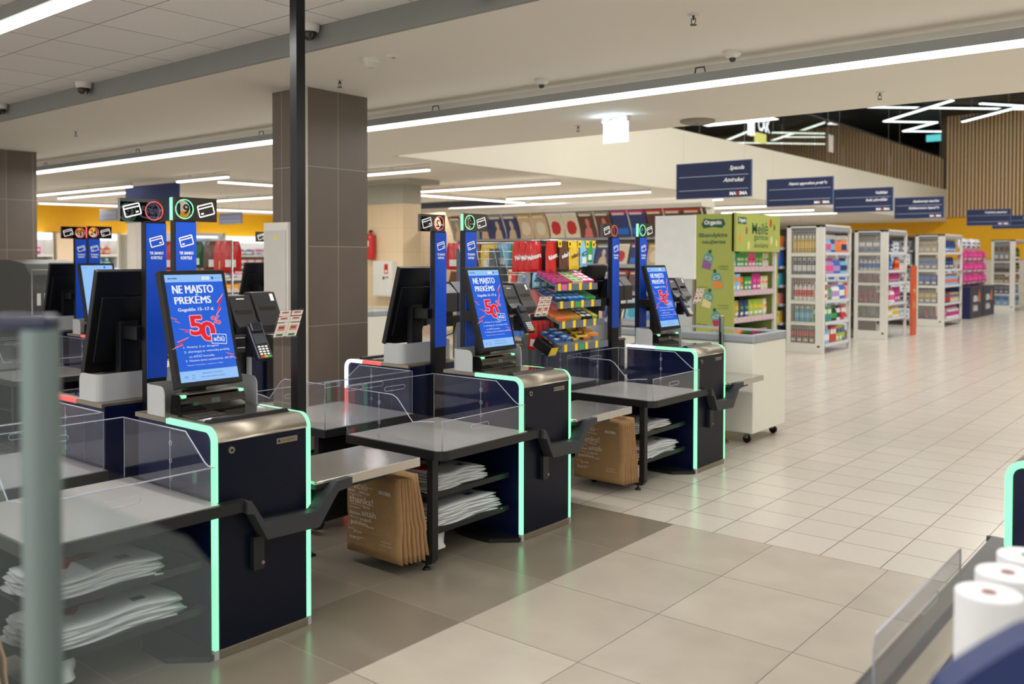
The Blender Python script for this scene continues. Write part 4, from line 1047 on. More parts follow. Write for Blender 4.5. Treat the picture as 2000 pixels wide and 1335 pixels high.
gondola_end(14.25, 1.25, 0, [
    [('spray can', 'gold', 'yellow', .062, .28, 0), ('trigger bottle', 'light blue', 'pink', .085, .29, 4), ('trigger bottle', 'navy', 'light blue', .085, .29, 2), ('trigger bottle', 'salmon', 'orange', .09, .28, 3), ('trigger bottle', 'orange', 'navy', .085, .29, 3), ('bottle', 'teal', 'white', .08, .26, 3)],
    [('bottle', 'navy', 'white', .075, .27, 0), ('bottle', 'lilac', 'pink', .075, .26, 6), ('bottle', 'blue', 'lilac', .075, .25, 4), ('bottle', 'light blue', 'navy', .075, .26, 4), ('bottle', 'navy', 'light blue', .075, .26, 2)],
    [('bottle', 'white', 'red', .07, .30, 0), ('carton', 'white', 'red', .16, .30, 1), ('bottle', 'green', 'grey', .075, .24, 3), ('bottle', 'white', 'lilac', .08, .26, 4), ('bottle', 'blue', 'white', .08, .28, 3), ('bottle', 'pink', 'orange', .08, .28, 2)],
    [('spray can', 'teal', 'light blue', .085, .25, 0), ('carton', 'green', 'white', .17, .24, 2), ('bottle', 'black', 'green', .085, .24, 3), ('bottle', 'white', 'navy', .08, .24, 2), ('carton', 'red', 'white', .16, .24, 1), ('bottle', 'white', 'red', .09, .22, 2)],
    [('carton', 'brown', 'red', .10, .22, 0), ('bottle', 'light blue', 'white', .095, .27, 3), ('carton', 'red', 'white', .13, .26, 2), ('carton', 'lime', 'navy', .14, .26, 2), ('bottle', 'purple', 'lime', .09, .26, 2), ('bottle', 'pink', 'purple', .09, .24, 2)]], Z5)
gondola_end(17.50, 1.22, 1, [
    [('carton', 'grey', 'white', .13, .22, 0), ('soft pack', 'navy', 'light blue', .20, .24, 3), ('soft pack', 'white', 'blue', .16, .22, 2), ('carton', 'dark green', 'teal', .14, .24, 1)],
    [('bottle', 'white', 'blue', .075, .24, 0), ('soft pack', 'blue', 'light blue', .19, .24, 3), ('bottle', 'orange', 'red', .09, .25, 2), ('carton', 'cream', 'blue', .12, .24, 2)],
    [('soft pack', 'magenta', 'pink', .10, .15, 0), ('soft pack', 'magenta', 'pink', .16, .17, 7)],
    [('soft pack', 'pink', 'brown', .10, .22, 0), ('soft pack', 'magenta', 'white', .13, .28, 2), ('bottle', 'white', 'pink', .12, .28, 2), ('soft pack', 'magenta', 'pink', .15, .30, 4)],
    [('soft pack', 'grey', 'light blue', .12, .22, 0), ('bottle', 'yellow', 'white', .10, .24, 4), ('bottle', 'white', 'yellow', .10, .22, 4)],
    [('bottle', 'white', 'navy', .10, .22, 0), ('carton', 'white', 'lilac', .15, .24, 4), ('carton', 'dark green', 'white', .14, .24, 2)]],
    [(1.64, .30), (1.30, .27), (1.07, .18), (.68, .33), (.40, .24), (.13, .22)][:5])
gondola_end(21.55, 1.6, 2, [
    [('carton', 'beige', 'grey', .13, .24, 0), ('soft pack', 'blue', 'navy', .22, .28, 6)],
    [('carton', 'grey', 'blue', .13, .24, 0), ('soft pack', 'navy', 'blue', .24, .28, 6)],
    [('carton', 'navy', 'blue', .13, .24, 0), ('bottle', 'light blue', 'salmon', .10, .26, 13)],
    [('carton', 'grey', 'yellow', .13, .24, 0), ('bottle', 'navy', 'red', .12, .24, 5), ('carton', 'beige', 'navy', .14, .22, 5)],
    [('soft pack', 'magenta', 'grey', .15, .24, 0), ('soft pack', 'pink', 'white', .16, .22, 3), ('bottle', 'white', 'magenta', .15, .28, 6)]],
    [(1.66, .30), (1.28, .28), (.92, .30), (.52, .30), (.16, .30)])
gondola_end(29.3, 1.7, 3, [
    [('carton', 'grey', 'brown', .13, .5, 0), ('soft pack', 'black', 'green', .25, .40, 5)],
    [('box stack', 'black', 'grey', .13, .4, 0), ('soft pack', 'black', 'yellow', .25, .30, 5)],
    [('carton', 'beige', 'brown', .13, .18, 0), ('soft pack', 'salmon', 'teal', .25, .26, 5)],
    [('carton', 'navy', 'grey', .13, .24, 0), ('soft pack', 'light blue', 'white', .22, .26, 5)],
    [('carton', 'light blue', 'blue', .18, .3, 0), ('soft pack', 'light blue', 'blue', .25, .32, 5)]],
    [(1.45, .55), (1.12, .30), (.82, .28), (.50, .28), (.15, .32)], dark=True)

# long shelves behind the shelf ends (only their near strips show)
def long_shelf(x0, x1, y, lab, cols, where, faces=-1, cnt=3):
    t = thing('shelf_unit', lab, 'shelf', (x1, y, 0)); L = x1 - x0
    MB().box((-L, .0, 0), (0, .03, 2.0)).build('back_panel', shelfg, t)
    mb = MB()
    for xx in (-L, -.05): mb.box((xx, -.04, 0), (xx + .05, 0, 2.05))
    for xx in (-L, -.04): mb.box((xx, -.5, .02), (xx + .04, 0, .12))
    mb.build('uprights', white, t)
    for k in range(6):
        z = .15 + k * .31
        mb = MB().box((-L, -.45, z - .03), (0, 0, z)); sh = mb.build('shelf', shelfg, t)
        MB().box((-L, -.465, z - .035), (0, -.45, z + .01)).build('price_rail', RAIL, sh)
        c = cols[k % len(cols)]
        place_goods(c[0], c[1], c[2], c[3], c[4], [(x1 - .05 - c[3] / 2 - i * c[3] * 1.05, y - .40, z) for i in range(cnt)], f'level {["one", "two", "three", "four", "five", "six"][k]} {where}', rz=-pi / 2)
    MB().box((-L, -.47, 2.0), (0, .03, 2.04)).build('top_panel', mat('brown_canopy', (96, 78, 66), .6), t)
long_shelf(-8.2, -5.95, 14.75, 'grey shelf unit between the green snack stand and the first shelf end',
           [('carton', 'navy', 'light blue', .2, .24), ('carton', 'yellow', 'blue', .16, .2), ('carton', 'salmon', 'green', .18, .18), ('carton', 'teal', 'orange', .18, .2), ('carton', 'blue', 'red', .18, .26), ('carton', 'orange', 'yellow', .22, .2)], 'of the shelf beside the green snack stand', cnt=6)
long_shelf(-8.2, -5.95, 18.0, 'white perforated shelf unit between the first two shelf ends',
           [('carton', 'white', 'grey', .2, .24)], 'of the perforated shelf between the first two shelf ends', cnt=2)
long_shelf(-8.2, -5.95, 22.1, 'white shelf unit behind the narrow orange panel', [('carton', 'white', 'light blue', .2, .24), ('carton', 'grey', 'navy', .2, .22)], 'of the shelf behind the orange panel', cnt=2)

# narrow orange panel
t = thing('orange_panel', 'tall narrow orange advertising panel at the far side of the second shelf end', 'advertising panel', (-5.20, 18.78, 0))
MB().box((0, 0, 0), (.04, .30, 1.38)).build('board', mat('orange_board', (206, 84, 44), .5), t)
mb = MB()
for i in range(14):
    a = R.uniform(.04, .26); b = R.uniform(.5, .95); s_ = R.uniform(.02, .05)
    mb.poly([(a, b), (a + s_, b + s_ * .5), (a + s_ * .3, b + s_ * 2.2), (a - s_ * .4, b + s_)], (.041, 0, 0), (0, 1, 0), (0, 0, 1), i % 2, .001 + i * .0002)
mb.build('flame_print', [mat('flame_y', (236, 160, 60), .5), mat('flame_l', (240, 200, 150), .5)], t)

# pallet of packs
t0 = None
for i, (yb, nm) in enumerate(((24.75, 'nearer'), (26.15, 'farther'))):
    t = thing('pallet_wrap_box', f'dark navy promotional pallet box with white lettering, the {nm} of two', 'display box', (-5.42, yb, 0))
    MB().box((-.75 if i == 0 else -.6, 0, 0), (0, 1.32, .80)).build('box', mat('navy_card', (44, 46, 66), .55), t)
    MB().box((-.75 if i == 0 else -.6, -.002, .0), (-.0, 0, .80)).build('side_card', mat('navy_card_side', (24, 34, 78), .5), t)
    mb = MB(); mb.text('GERA', (.001, .55, .50), (0, 1, 0), (0, 0, 1), w=.5, h=.16, bold=.05, lift=.003); mb.text('KAINA', (.001, .55, .26), (0, 1, 0), (0, 0, 1), w=.5, h=.16, bold=.05, lift=.003)
    mb.poly([(.85, .42), (1.05, .40), (1.0, .75), (.9, .62)], (.001, 0, 0), (0, 1, 0), (0, 0, 1), 1, .002); mb.build('lettering', [lettw, mat('flame_o', (230, 120, 60), .5)], t)
for i in range(5):
    for j in range(3):
        if i < 2 and j < 1: c = ('white', 'grey')
        else: c = ('pink', 'magenta') if j < 2 else ('magenta', 'pink')
        pass
place_goods('soft pack', 'magenta', 'pink', .52, .30, [(-5.70, 24.85 + .28 + i * .54, .815 + j * .31) for j in range(3) for i in range(5)], 'stacked on the navy pallet boxes', jit=.0)
place_goods('carton', 'white', 'grey', .42, .30, [(-6.02, 24.70, .815), (-6.0, 24.70, 1.12)], 'at the near end of the pink pallet stack', d_=.35, jit=0)
place_goods('soft pack', 'white', 'purple', .5, .28, [(-5.75, 24.9 + .28 + i * .54, 1.76) for i in range(4)], 'on top of the pink pallet stack', jit=0)

# ------------------------------------------------------------------ green snack stand
t = thing('snack_stand', 'lime green snack stand with printed side panel and white shelves', 'display stand', (-5.25, 11.0, 0))
limeg = mat('lime_card', (166, 176, 86), .6, 0, .02, 3); dkg = mat('dkgreen_print', (22, 84, 62), .6)
MB().box((-.60, -.0, 0), (0, .02, 2.12)).build('side_panel', limeg, t)
MB().box((-.60, 1.40, 0), (0, 1.42, 2.12)).build('far_side_panel', limeg, t)
MB().box((-.60, .02, .02), (-.58, 1.40, 2.1)).build('back_panel', mat('dark_slats', (30, 40, 32), .6), t)
hd = MB().box((-.03, .0, 1.62), (.03, 1.42, 2.13)).build('header_board', limeg, t)
mb = MB(); U = (0, 1, 0); V = (0, 0, 1); o = lambda a, b: (.031, a, b)
mb.text('Meilė', o(.75, 1.94), U, V, w=.52, h=.17, m=0, bold=.01); mb.text('gamtos', o(.78, 1.80), U, V, w=.46, h=.09, m=0); mb.text('skoniams', o(.78, 1.71), U, V, w=.46, h=.07, m=0)

HB0 = mb; mb = MB(); mb.quad(o(.18, 2.03), U, V, .26, .09, 0); mb.text('Organix', o(.18, 2.03), U, V, w=.22, h=.07, m=1, bold=.03, lift=.003)
HB1 = mb; mb = MB()
for a, b, s_, m_ in ((1.1, 2.02, .07, 2), (1.22, 1.96, .05, 0), (.12, 1.80, .07, 3), (.38, 1.70, .07, 4), (.32, 1.90, .06, 5), (1.12, 1.78, .07, 4), (1.30, 1.74, .06, 4)):
    mb.poly([(a + s_ * .5 * math.cos(k), b + s_ * .9 * math.sin(k)) for k in [i * pi / 4 for i in range(8)]], (.031, 0, 0), U, V, m_, .001)
PR = [dkg, lettw, redm, mat('print_orange', (226, 140, 60), .6), mat('print_cream', (226, 214, 150), .6), mat('print_plum', (150, 70, 80), .6), mat('print_teal', (90, 160, 150), .6), mat('print_purple', (150, 90, 150), .6), mat('print_magenta', (176, 50, 100), .6)]
mb.build('vegetable_print', PR, hd); HB0.build('slogan', PR, hd); HB1.build('badge', PR, hd)
mb = MB(); U = (1, 0, 0); V = (0, 0, 1); q = lambda a, b: (-.60 + a * .60, -.001, b)
mb.poly([(-.17, -.02), (-.14, -.07), (0, -.055), (.13, -.07), (.18, -.02), (.15, .05), (.0, .045), (-.13, .06)], q(.5, 2.0), U, V, 0, .001); mb.text('Organix', q(.5, 2.0), U, V, w=.26, h=.075, m=1, bold=.04, lift=.002)
mb.text('Išbandykite', q(.5, 1.83), U, V, w=.42, h=.075, m=0, bold=.02); mb.text('naujienas', q(.52, 1.74), U, V, w=.34, h=.065, m=0, bold=.02)
for a, b, c1, c2 in ((.38, 1.50, 6, 7), (.60, 1.24, 6, 3), (.38, .98, 6, 4), (.60, .72, 6, 8)):
    O_ = Vector(q(a, b)); r_ = -.25 if a < .5 else .25; U2 = Vector((math.cos(r_), 0, math.sin(r_))); V2 = Vector((-math.sin(r_), 0, math.cos(r_)))
    mb.poly([(-.07, -.12), (.07, -.12), (.07, .06), (.03, .10), (-.03, .10), (-.07, .06)], O_, U2, V2, c1, .001); mb.poly([(-.065, -.115), (.065, -.115), (.065, -.03), (-.065, .0)], O_, U2, V2, c2, .002)
    mb.poly([(-.02, .10), (.02, .10), (.025, .145), (-.025, .145)], O_, U2, V2, 0, .001); mb.quad(O_ + V2 * .03, U2, V2, .09, .035, 1, .003); mb.quad(O_ + V2 * .03, U2, V2, .07, .018, 0, .004)
for a, b, s1, s2 in ((.76, 1.42, '100%', 'ekologiška'), (.24, 1.14, 'Be pridėtinio', 'cukraus'), (.76, .90, 'Be dirbtinių', 'priedų'), (.24, .64, '100% vaisiai', 'ir daržovės')):
    mb.text(s1, q(a, b), U, V, w=.15, h=.024, m=0); mb.text(s2, q(a, b - .035), U, V, w=.14, h=.024, m=0)
mb.build('side_print', PR, t)
for k, (z, specs) in enumerate(((1.40, [('pouch', 'light blue', 'teal', 2), ('pouch', 'green', 'cream', 3), ('pouch', 'pink', 'red', 2), ('pouch', 'green', 'lime', 2), ('pouch', 'cream', 'green', 2)]),
                                (1.08, [('carton', 'light blue', 'orange', 2), ('pouch', 'orange', 'green', 2), ('pouch', 'green', 'cream', 2), ('snack bag', 'magenta', 'pink', 2), ('pouch', 'cream', 'orange', 2)]),
                                (.72, [('snack bag', 'gold', 'yellow', 2), ('snack bag', 'navy', 'green', 2), ('snack bag', 'lime', 'yellow', 3), ('snack bag', 'cream', 'orange', 2)]),
                                (.34, [('snack bag', 'yellow', 'lime', 3), ('snack bag', 'navy', 'gold', 2), ('pouch', 'orange', 'green', 2), ('pouch', 'lilac', 'white', 3)]))):
    mb = MB().box((-.56, .03, z - .025), (-.03, 1.38, z)); sh = mb.build('shelf', shelfm, t)
    mb = MB().box((-.03, .03, z - .055), (-.015, 1.38, z + .02))
    for i in range(10): mb.box((-.015, .06 + i * .13, z - .045), (-.0135, .13 + i * .13, z + .01), 1)
    mb.build('price_rail', [RAIL, mat('pink_tags', (226, 170, 170), .5)], sh)
    yy = 11.05
    for kd, c1, c2, n in specs:
        w_ = .15 if kd == 'snack bag' else .115; h_ = .24 if kd != 'pouch' else .20; pts = []
        for i in range(n):
            if yy + w_ < 12.36: pts.append((-5.25 - .10, yy + w_ / 2, z)); yy += w_ * 1.02
        place_goods(kd, c1, c2, w_, h_, pts, f'on the {["top", "second", "third", "lowest"][k]} shelf of the green snack stand')
mb = MB().box((-.05, 1.35, .0), (-.01, 1.40, 1.62)); mb.build('upright', shelfm, t)

# ------------------------------------------------------------------ magazine rack
XR0, XR1, YR = -10.72, -5.90, 11.30
t = thing('magazine_rack', 'long cream magazine rack with rounded canopy and curved end panels', 'magazine rack', (XR1, YR, 0)); L = XR1 - XR0
cv = mat('rack_cream', (222, 214, 200), .5)
mb = MB().prism([(-.02, 2.24), (-.04, 2.30), (0, 2.36), (.10, 2.39), (.30, 2.39), (.30, 2.24)], 'x', -L, .04); mb.build('canopy', cv, t)
for xx in (-L - .01, 0.):
    mb = MB(); pr_ = [(.02, 2.34), (.10, 2.28), (.22, 2.05), (.26, 1.85), (.30, 1.3), (.30, 0), (.40, 0), (.40, 2.34)]
    mb.prism(pr_, 'x', xx, xx + .02); mb.build('end_panel', cv, t)
MB().box((-L, .36, .0), (0, .40, 2.3)).build('back_panel', mat('rack_back', (150, 140, 128), .6), t)
rowz = [(1.84, 2.22, .26, .05), (1.42, 1.76, .16, .06), (1.02, 1.36, .12, .02), (.62, .96, .06, -.04), (.24, .56, .0, -.10)]
for k, (zb, zt_, yb, yt) in enumerate(rowz):
    mb = MB().box((-L, min(yb, yt) - .02 if k else .20, zb - .03), (0, .36, zb)); sh = mb.build('ledge', cv, t)
    MB().box((-L, (min(yb, yt) - .03) if k else .19, zb - .035), (0, (min(yb, yt) - .02) if k else .20, zb + .02)).build('ledge_lip', shelfg, sh)
for i in range(9):
    xx = -L + L * i / 8
    MB().tube([(xx, .02, 2.24), (xx, .055, 2.17), (xx, .11, 2.05), (xx, .16, 1.95), (xx, .185, 1.84)], .012, 5).build('row_divider', cv, t)
def mag_mesh(key, w_, h_, c1, c2, c3, curve):
    mb = MB(); n = 8; vs = []
    for s_ in (0, 1):
        for j in range(n + 1):
            b = j / n; y_ = curve * (1 - b) ** 1.0 + (-.04 * math.sin(b * pi * .5) * 0) ; y_ = curve * math.cos(b * pi / 2) if curve > 0 else 0
            for i in range(2): vs.append(((i - .5) * w_, y_ + s_ * .004, b * h_))
    m = 2 * (n + 1)
    for j in range(n):
        a = 2 * j; mm = 1 if j == n - 1 else 0
        mb.add([vs[q] for q in (a, a + 1, a + 3, a + 2)], [(0, 1, 2, 3)], mm, True); mb.add([vs[m + q] for q in (a, a + 2, a + 3, a + 1)], [(0, 1, 2, 3)], 0, True)
    def pt(a, b): return (a * w_, (curve * math.cos(b * pi / 2) if curve > 0 else 0) - .003, b * h_)
    sh = {'portrait': [(-.28, 0), (.30, 0), (.22, .32), (.10, .42), (.16, .58), (.08, .74), (-.06, .74), (-.12, .58), (-.06, .42), (-.22, .30)],
          'blob': [(-.32, .22), (-.1, .12), (.2, .18), (.32, .38), (.26, .6), (.05, .68), (-.2, .66), (-.34, .5)], 'strip': [(-.42, .1), (.42, .1), (.42, .34), (-.42, .34)]}[key]
    n2 = len(sh); mb.add([pt(a, b) for a, b in sh] + [pt(sum(a for a, b in sh) / n2, sum(b for a, b in sh) / n2)], [(i, (i + 1) % n2, n2) for i in range(n2)], 2, True)
    if key == 'portrait': mb.add([(a * w_, pt(0, b)[1] - .001, b * h_) for a, b in ((-.05, .58), (.07, .58), (.07, .70), (-.05, .70))], [(0, 1, 2, 3)], 3)
    mb.add([(a * w_, pt(0, b)[1] - .001, b * h_) for a, b in ((-.42, .84), (.34, .84), (.34, .92), (-.42, .92))], [(0, 1, 2, 3)], 3)
    return mb.mesh('magazine', [cm(c1), cm(c2), cm(c3), cm('cream')])
MAGS = [('portrait', 'brown', 'grey', 'salmon', 'brown magazine with a portrait cover'), ('portrait', 'grey', 'navy', 'blue', 'grey blue magazine with a portrait cover'), ('portrait', 'navy', 'grey', 'beige', 'dark blue magazine with a portrait cover'),
        ('blob', 'beige', 'gold', 'cream', 'beige magazine with an orange title band'), ('blob', 'cream', 'white', 'red', 'pale magazine with a round red picture'), ('portrait', 'grey', 'brown', 'beige', 'grey brown magazine with a portrait cover'),
        ('strip', 'navy', 'magenta', 'blue', 'blue puzzle magazine'), ('strip', 'brown', 'red', 'black', 'dark red patterned magazine'), ('blob', 'light blue', 'white', 'teal', 'light blue magazine'), ('portrait', 'red', 'white', 'cream', 'red magazine'), ('blob', 'purple', 'pink', 'white', 'purple magazine'), ('strip', 'dark green', 'yellow', 'cream', 'green magazine')]
order = [[5, 5, 2, 2, 2, 3, 3, 4, 4, 0, 0, 6, 6, 7, 7, 7], [0, 5, 1, 3, 1, 2, 7, 5, 9, 8, 2, 4, 6, 3, 9, 10], [7, 0, 8, 5, 9, 1, 2, 6, 0, 11, 5, 7, 7, 10, 8, 3], [9, 8, 3, 1, 5, 10, 0, 6, 9, 11, 2, 4, 8, 1, 0, 5], [3, 9, 8, 10, 11, 6, 4, 9, 1, 8, 7, 9, 5, 10, 9, 4]]
_mm = {}
for k, (zb, zt_, yb, yt) in enumerate(rowz):
    for i in range(16):
        ix = order[k][i]; key, c1, c2, c3, lb = MAGS[ix]; cur = .15 if k == 0 else 0
        if (ix, k == 0) not in _mm: _mm[(ix, k == 0)] = mag_mesh(key, .275, .385 if k == 0 else .33, c1, c2, c3, cur)
        o = bpy.data.objects.new('magazine', _mm[(ix, k == 0)]); COL.objects.link(o)
        x_ = XR0 + L * (i + .5) / 16
        if k == 0: o.location = (x_, YR + .010, zb + .002)
        else: o.location = (x_, YR + min(yb, yt) - .012, zb + .004); o.rotation_euler = (-.30, 0, 0)
        tag(o, f'{lb} in the {["curved top", "second", "third", "fourth", "lowest"][k]} row of the magazine rack', 'magazine', f'{lb} row {["one", "two", "three", "four", "five"][k]}')

# ------------------------------------------------------------------ chest freezers and poster board
def freezer(x0, x1, y0, y1, zt_, label):
    t = thing('chest_freezer', label, 'freezer', ((x0 + x1) / 2, (y0 + y1) / 2, 0)); W = x1 - x0; D = y1 - y0
    fm = mat('freezer_white', (226, 224, 212), .45, 0, .02)
    MB().box((-W / 2, -D / 2, .09), (W / 2, D / 2, zt_ - .07)).build('body', fm, t, .006)
    mb = MB(); a = .05
    for (p0, p1) in (((-W / 2 - .01, -D / 2 - .012), (W / 2 + .01, -D / 2 + a)), ((-W / 2 - .01, D / 2 - a), (W / 2 + .01, D / 2 + .012)), ((-W / 2 - .01, -D / 2 + a), (-W / 2 + a, D / 2 - a)), ((W / 2 - a, -D / 2 + a), (W / 2 + .01, D / 2 - a))):
        mb.box((p0[0], p0[1], zt_ - .07), (p1[0], p1[1], zt_))
    mb.build('rim', mat('freezer_rim', (150, 156, 162), .4), t, .015)
    mb = MB().box((-W / 2 + a, -D / 2 + a, zt_ - .025), (.02, D / 2 - a, zt_ - .018)); mb.box((-.02, -D / 2 + a, zt_ - .016), (W / 2 - a, D / 2 - a, zt_ - .009)); mb.build('glass_lid', clear('lid_glass', (.75, .8, .8), .08), t)
    MB().box((-W / 2 + a, -D / 2 + a, .5), (W / 2 - a, D / 2 - a, .52)).build('inner_floor', shelfg, t)
    for sx in (-1, 1):
        for sy in (-1, 1):
            mb = MB(); cx, cy = sx * (W / 2 - .08), sy * (D / 2 - .07); mb.cyl((cx, cy - .012, .033), (cx, cy + .012, .033), .033, n=16); w2 = mb.build('castor', black, t)
            mb = MB(); mb.box((cx - .015, cy - .02, .04), (cx + .015, cy - .014, .09)); mb.box((cx - .015, cy + .014, .04), (cx + .015, cy + .02, .09)); mb.build('castor_fork', steel, w2)
    return t
freezer(-5.05, -3.14, 6.95, 7.62, .905, 'white chest freezer with grey rim and castors behind kiosk 17')
for i in range(8):
    pass
place_goods('snack bag', 'brown', 'red', .16, .22, [(-4.9 + i * .2, 7.28, .525) for i in range(9)], 'inside the chest freezer behind kiosk 17', rz=-pi / 2)
freezer(-10.6, -8.5, 7.55, 8.2, .86, 'white chest freezer in front of the beige pillar')
t = thing('poster_board', 'blank white poster board on a stand behind the chest freezer', 'poster board', (-4.15, 7.86, 0))
MB().box((-.44, -.012, 1.33), (0, .012, 1.95)).build('board', mat('poster_white', (240, 240, 238), .6), t)
MB().box((-.44, -.010, .80), (0, .010, 1.325)).build('lower_sheet', clear('frost_sheet', (.82, .84, .84), .06, diff=.45, dcol=(.75, .77, .77)), t)
mb = MB().box((-.44, -.02, 0), (-.42, .02, 1.33)); mb.box((-.02, -.02, 0), (0, .02, 1.33)); mb.box((-.44, -.15, 0), (-.42, .15, .02)); mb.box((-.02, -.15, 0), (0, .15, .02)); mb.build('legs', steel, t)

# wire racks beside the pillar
t = thing('wire_rack', 'empty chrome wire rack against the beige tiled wall', 'wire rack', (-11.3, 12.5, 0))
mb = MB()
for i in range(12): mb.box((-1.5 + i * .16, 0, .1), (-1.494 + i * .16, .006, 1.95))
for i in range(18): mb.box((-1.5, 0, .1 + i * .108), (.26, .006, .106 + i * .108))
mb.build('grid', wire, t)
mb = MB(); 
for xx in (-1.5, .26): mb.box((xx - .02, -.0, 0), (xx + .02, .03, 2.0))
mb.build('uprights', wire, t)

# ------------------------------------------------------------------ candy stand between kiosks 18 and 17
CX0, CX1, CY0, CY1 = -4.33, -3.86, 4.93, 5.42
t = thing('candy_stand', 'wire candy stand with sweets on hooks and sloping shelves between kiosks 18 and 17', 'candy stand', (-3.86, 4.93, 0))
mb = MB()
for xx in (-.67, -.35, -.045):
    for yy in (0, .11): mb.box((xx - .028, yy - .02, 0), (xx + .028, yy + .02, 1.60 if xx < -.1 else 1.0))
for yy in (0, .11): mb.box((-.67, yy - .02, 0.02), (-.02, yy + .02, .07))
mb.build('posts', mat('stand_grey', (92, 98, 102), .4, .3), t)
mb = MB()
for i in range(6): mb.tube([(-.47 + i * .083, -.026, .9), (-.67 + i * .083, -.026, 1.63)], .0025, 5)
for i in range(14): mb.tube([(-.48, -.030, .93 + i * .054), (-.04, -.030, .93 + i * .054)], .0025, 5)
mb.tube([(-.49, -.03, 1.64), (-.03, -.03, 1.64)], .004, 5)
mb.build('side_grid', wire, t)
mb = MB()
for i in range(8): MB().tube([(.0, -.02 + i * .085, 1.655), (.10, -.02 + i * .085, 1.655)], .003, 5).build('hook', wire, t)
mb.tube([(.10, -.06, 1.66), (.10, .64, 1.66)], .003, 5); mb.tube([(0, -.06, 1.655), (0, .64, 1.655)], .004, 5)
for z in (1.435, 1.315, 1.10): MB().tube([(.05, -.03, z), (.0, -.22, z)], .003, 5).build('hook', wire, t)
mb.build('hook_rail', wire, t)
MB().box((-.03, .02, .95), (-.01, .47, 1.62)).build('back_board', mat('stand_back', (40, 42, 46), .6), t)
tiers = [(1.375, 'top', [('magenta', 'brown', 3), ('cream', 'green', 2), ('pink', 'white', 2)]), (1.262, 'second', [('navy', 'light blue', 2), ('blue', 'light blue', 3), ('green', 'dark green', 2)]),
         (1.135, 'third', [('orange', 'salmon', 2), ('gold', 'orange', 2), ('black', 'white', 2), ('lime', 'yellow', 1)]), (.985, 'lowest', [('blue', 'white', 3), ('yellow', 'brown', 2), ('orange', 'yellow', 2)])]
for k, (z, nm, sp) in enumerate(tiers):
    ex = .02 * k
    M4 = Matrix.Translation((.0, 0, z)) @ Matrix.Rotation(.42, 4, 'Y')
    mb = MB().box((.0, .0, .045), (.20 + ex, .49, .055), 0, M4); sh = mb.build('tray', mat('tray_clear', (110, 114, 118), .3), t)
    mb = MB(); xx = (.20 + ex) * math.cos(.42) + .02; zf = z + .05 - (.20 + ex) * math.sin(.42)
    mb.box((xx, -.01, zf - .035), (xx + .006, .50 + .02 * k, zf + .012))
    for i in range(4): mb.box((xx + .006, .02 + i * .125, zf - .034), (xx + .0072, .052 + i * .125, zf + .016), 1)
    if k == 0: mb.box((xx + .006, .06, zf - .030), (xx + .007, .12, zf + .008), 2)
    if k in (1, 3): mb.box((xx + .006, .20, zf - .030), (xx + .007, .26, zf + .008), 3)
    mb.build('price_rail', [mat('rail_slate', (96, 102, 116), .4), yel_tag, cm('pink'), cm('green')], sh)
    yy = .01; bw = .066
    for c1, c2, n in sp:
        pts = []
        for i in range(n):
            for r_ in range(4 if k < 3 else 3):
                pts.append((i, r_))
        me = MB(); 
        if k < 3: me.box((-.020, -.031, 0), (.020, .031, .022)); me.box((-.014, -.024, .022), (.014, .024, .0225), 1)
        else:
            me.prism([(-.018, 0), (.018, 0), (.014, .016), (-.014, .016)], 'y', -.055, .055); me.box((-.012, -.035, .016), (.012, .035, .017), 1); me.box((-.016, -.066, .004), (.016, -.055, .007), 2); me.box((-.016, .055, .004), (.016, .066, .007), 2)
        mm = me.mesh('candy_pack' if k < 3 else 'candy_bar', [cm(c1), cm(c2), cm('brown')])
        wd_ = bw if k < 3 else .105
        if yy + wd_ * n > .56 and k < 3: pass
        for i, r_ in pts:
            if k == 3 and yy + (i % 2) * .07 > .5: continue
            o = bpy.data.objects.new('candy_pack' if k < 3 else 'candy_bar', mm); COL.objects.link(o)
            lx = .025 + r_ * (.045 if k < 3 else .052) + ex * .8; ly = yy + (i + .5) * (bw if k < 3 else .066)
            p_ = M4 @ Vector((lx, ly, .057 + (.0 if k < 3 else .018 * (i % 2))))
            o.location = (-3.86 + p_.x, 4.93 + p_.y, p_.z); o.rotation_euler = (0, .42, 0 if k < 3 else R.uniform(-.25, .25))
            tag(o, f'{c1} and {c2} {"sweet pack" if k < 3 else "chocolate bar"} on the {nm} tray of the candy stand', 'sweets', f'{c1} and {c2} sweets {nm} tray')
        yy += n * (bw if k < 3 else .066) + .004
def hang_bag(w_, h_, c1, c2, text=None, tc='white', shape='snack'):
    mb = MB(); n = 8; dep = .2 * w_
    for s_ in (1, -1):
        vs = []
        for j in range(n + 1):
            for i in range(n + 1):
                a, b = i / n, j / n; bul = (math.sin(a * pi) ** .7) * (math.sin(b * pi) ** .4 if 0 < b < 1 else 0); gath = 1 - .22 * max(0, b - .7) / .3
                vs.append((s_ * (dep / 2 * bul * (1.4 - b * .7) + .001 + .002 * math.sin(a * 17 + b * 5) * bul), (a - .5) * w_ * gath, (b - 1) * h_))
        for j in range(n):
            for i in range(n):
                a = j * (n + 1) + i; q4 = (a, a + 1, a + n + 2, a + n + 1) if s_ > 0 else (a, a + n + 1, a + n + 2, a + 1)
                mb.add([vs[q_] for q_ in q4], [(0, 1, 2, 3)], 1 if j in (1, 2) and 1 < i < 6 else 0, True)
    if text:
        mb.text(text, (dep * .62, 0, -h_ * .48), (0, .95, .25), (-.05, -.25, 1), w=w_ * .8, h=h_ * .16, m=2, bold=.04)
    return mb.mesh('sweet_bag', [P('foil ' + c1, COLS[c1], .22), cm(c2), cm(tc)])
HB = [('red', 'brown', 'M', .125, .21, 2), ('brown', 'cream', 'm&m', .12, .20, 3), ('yellow', 'brown', 'm&m', .12, .20, 3), ('light blue', 'white', 'G', .09, .17, 3), ('green', 'white', None, .08, .15, 3)]
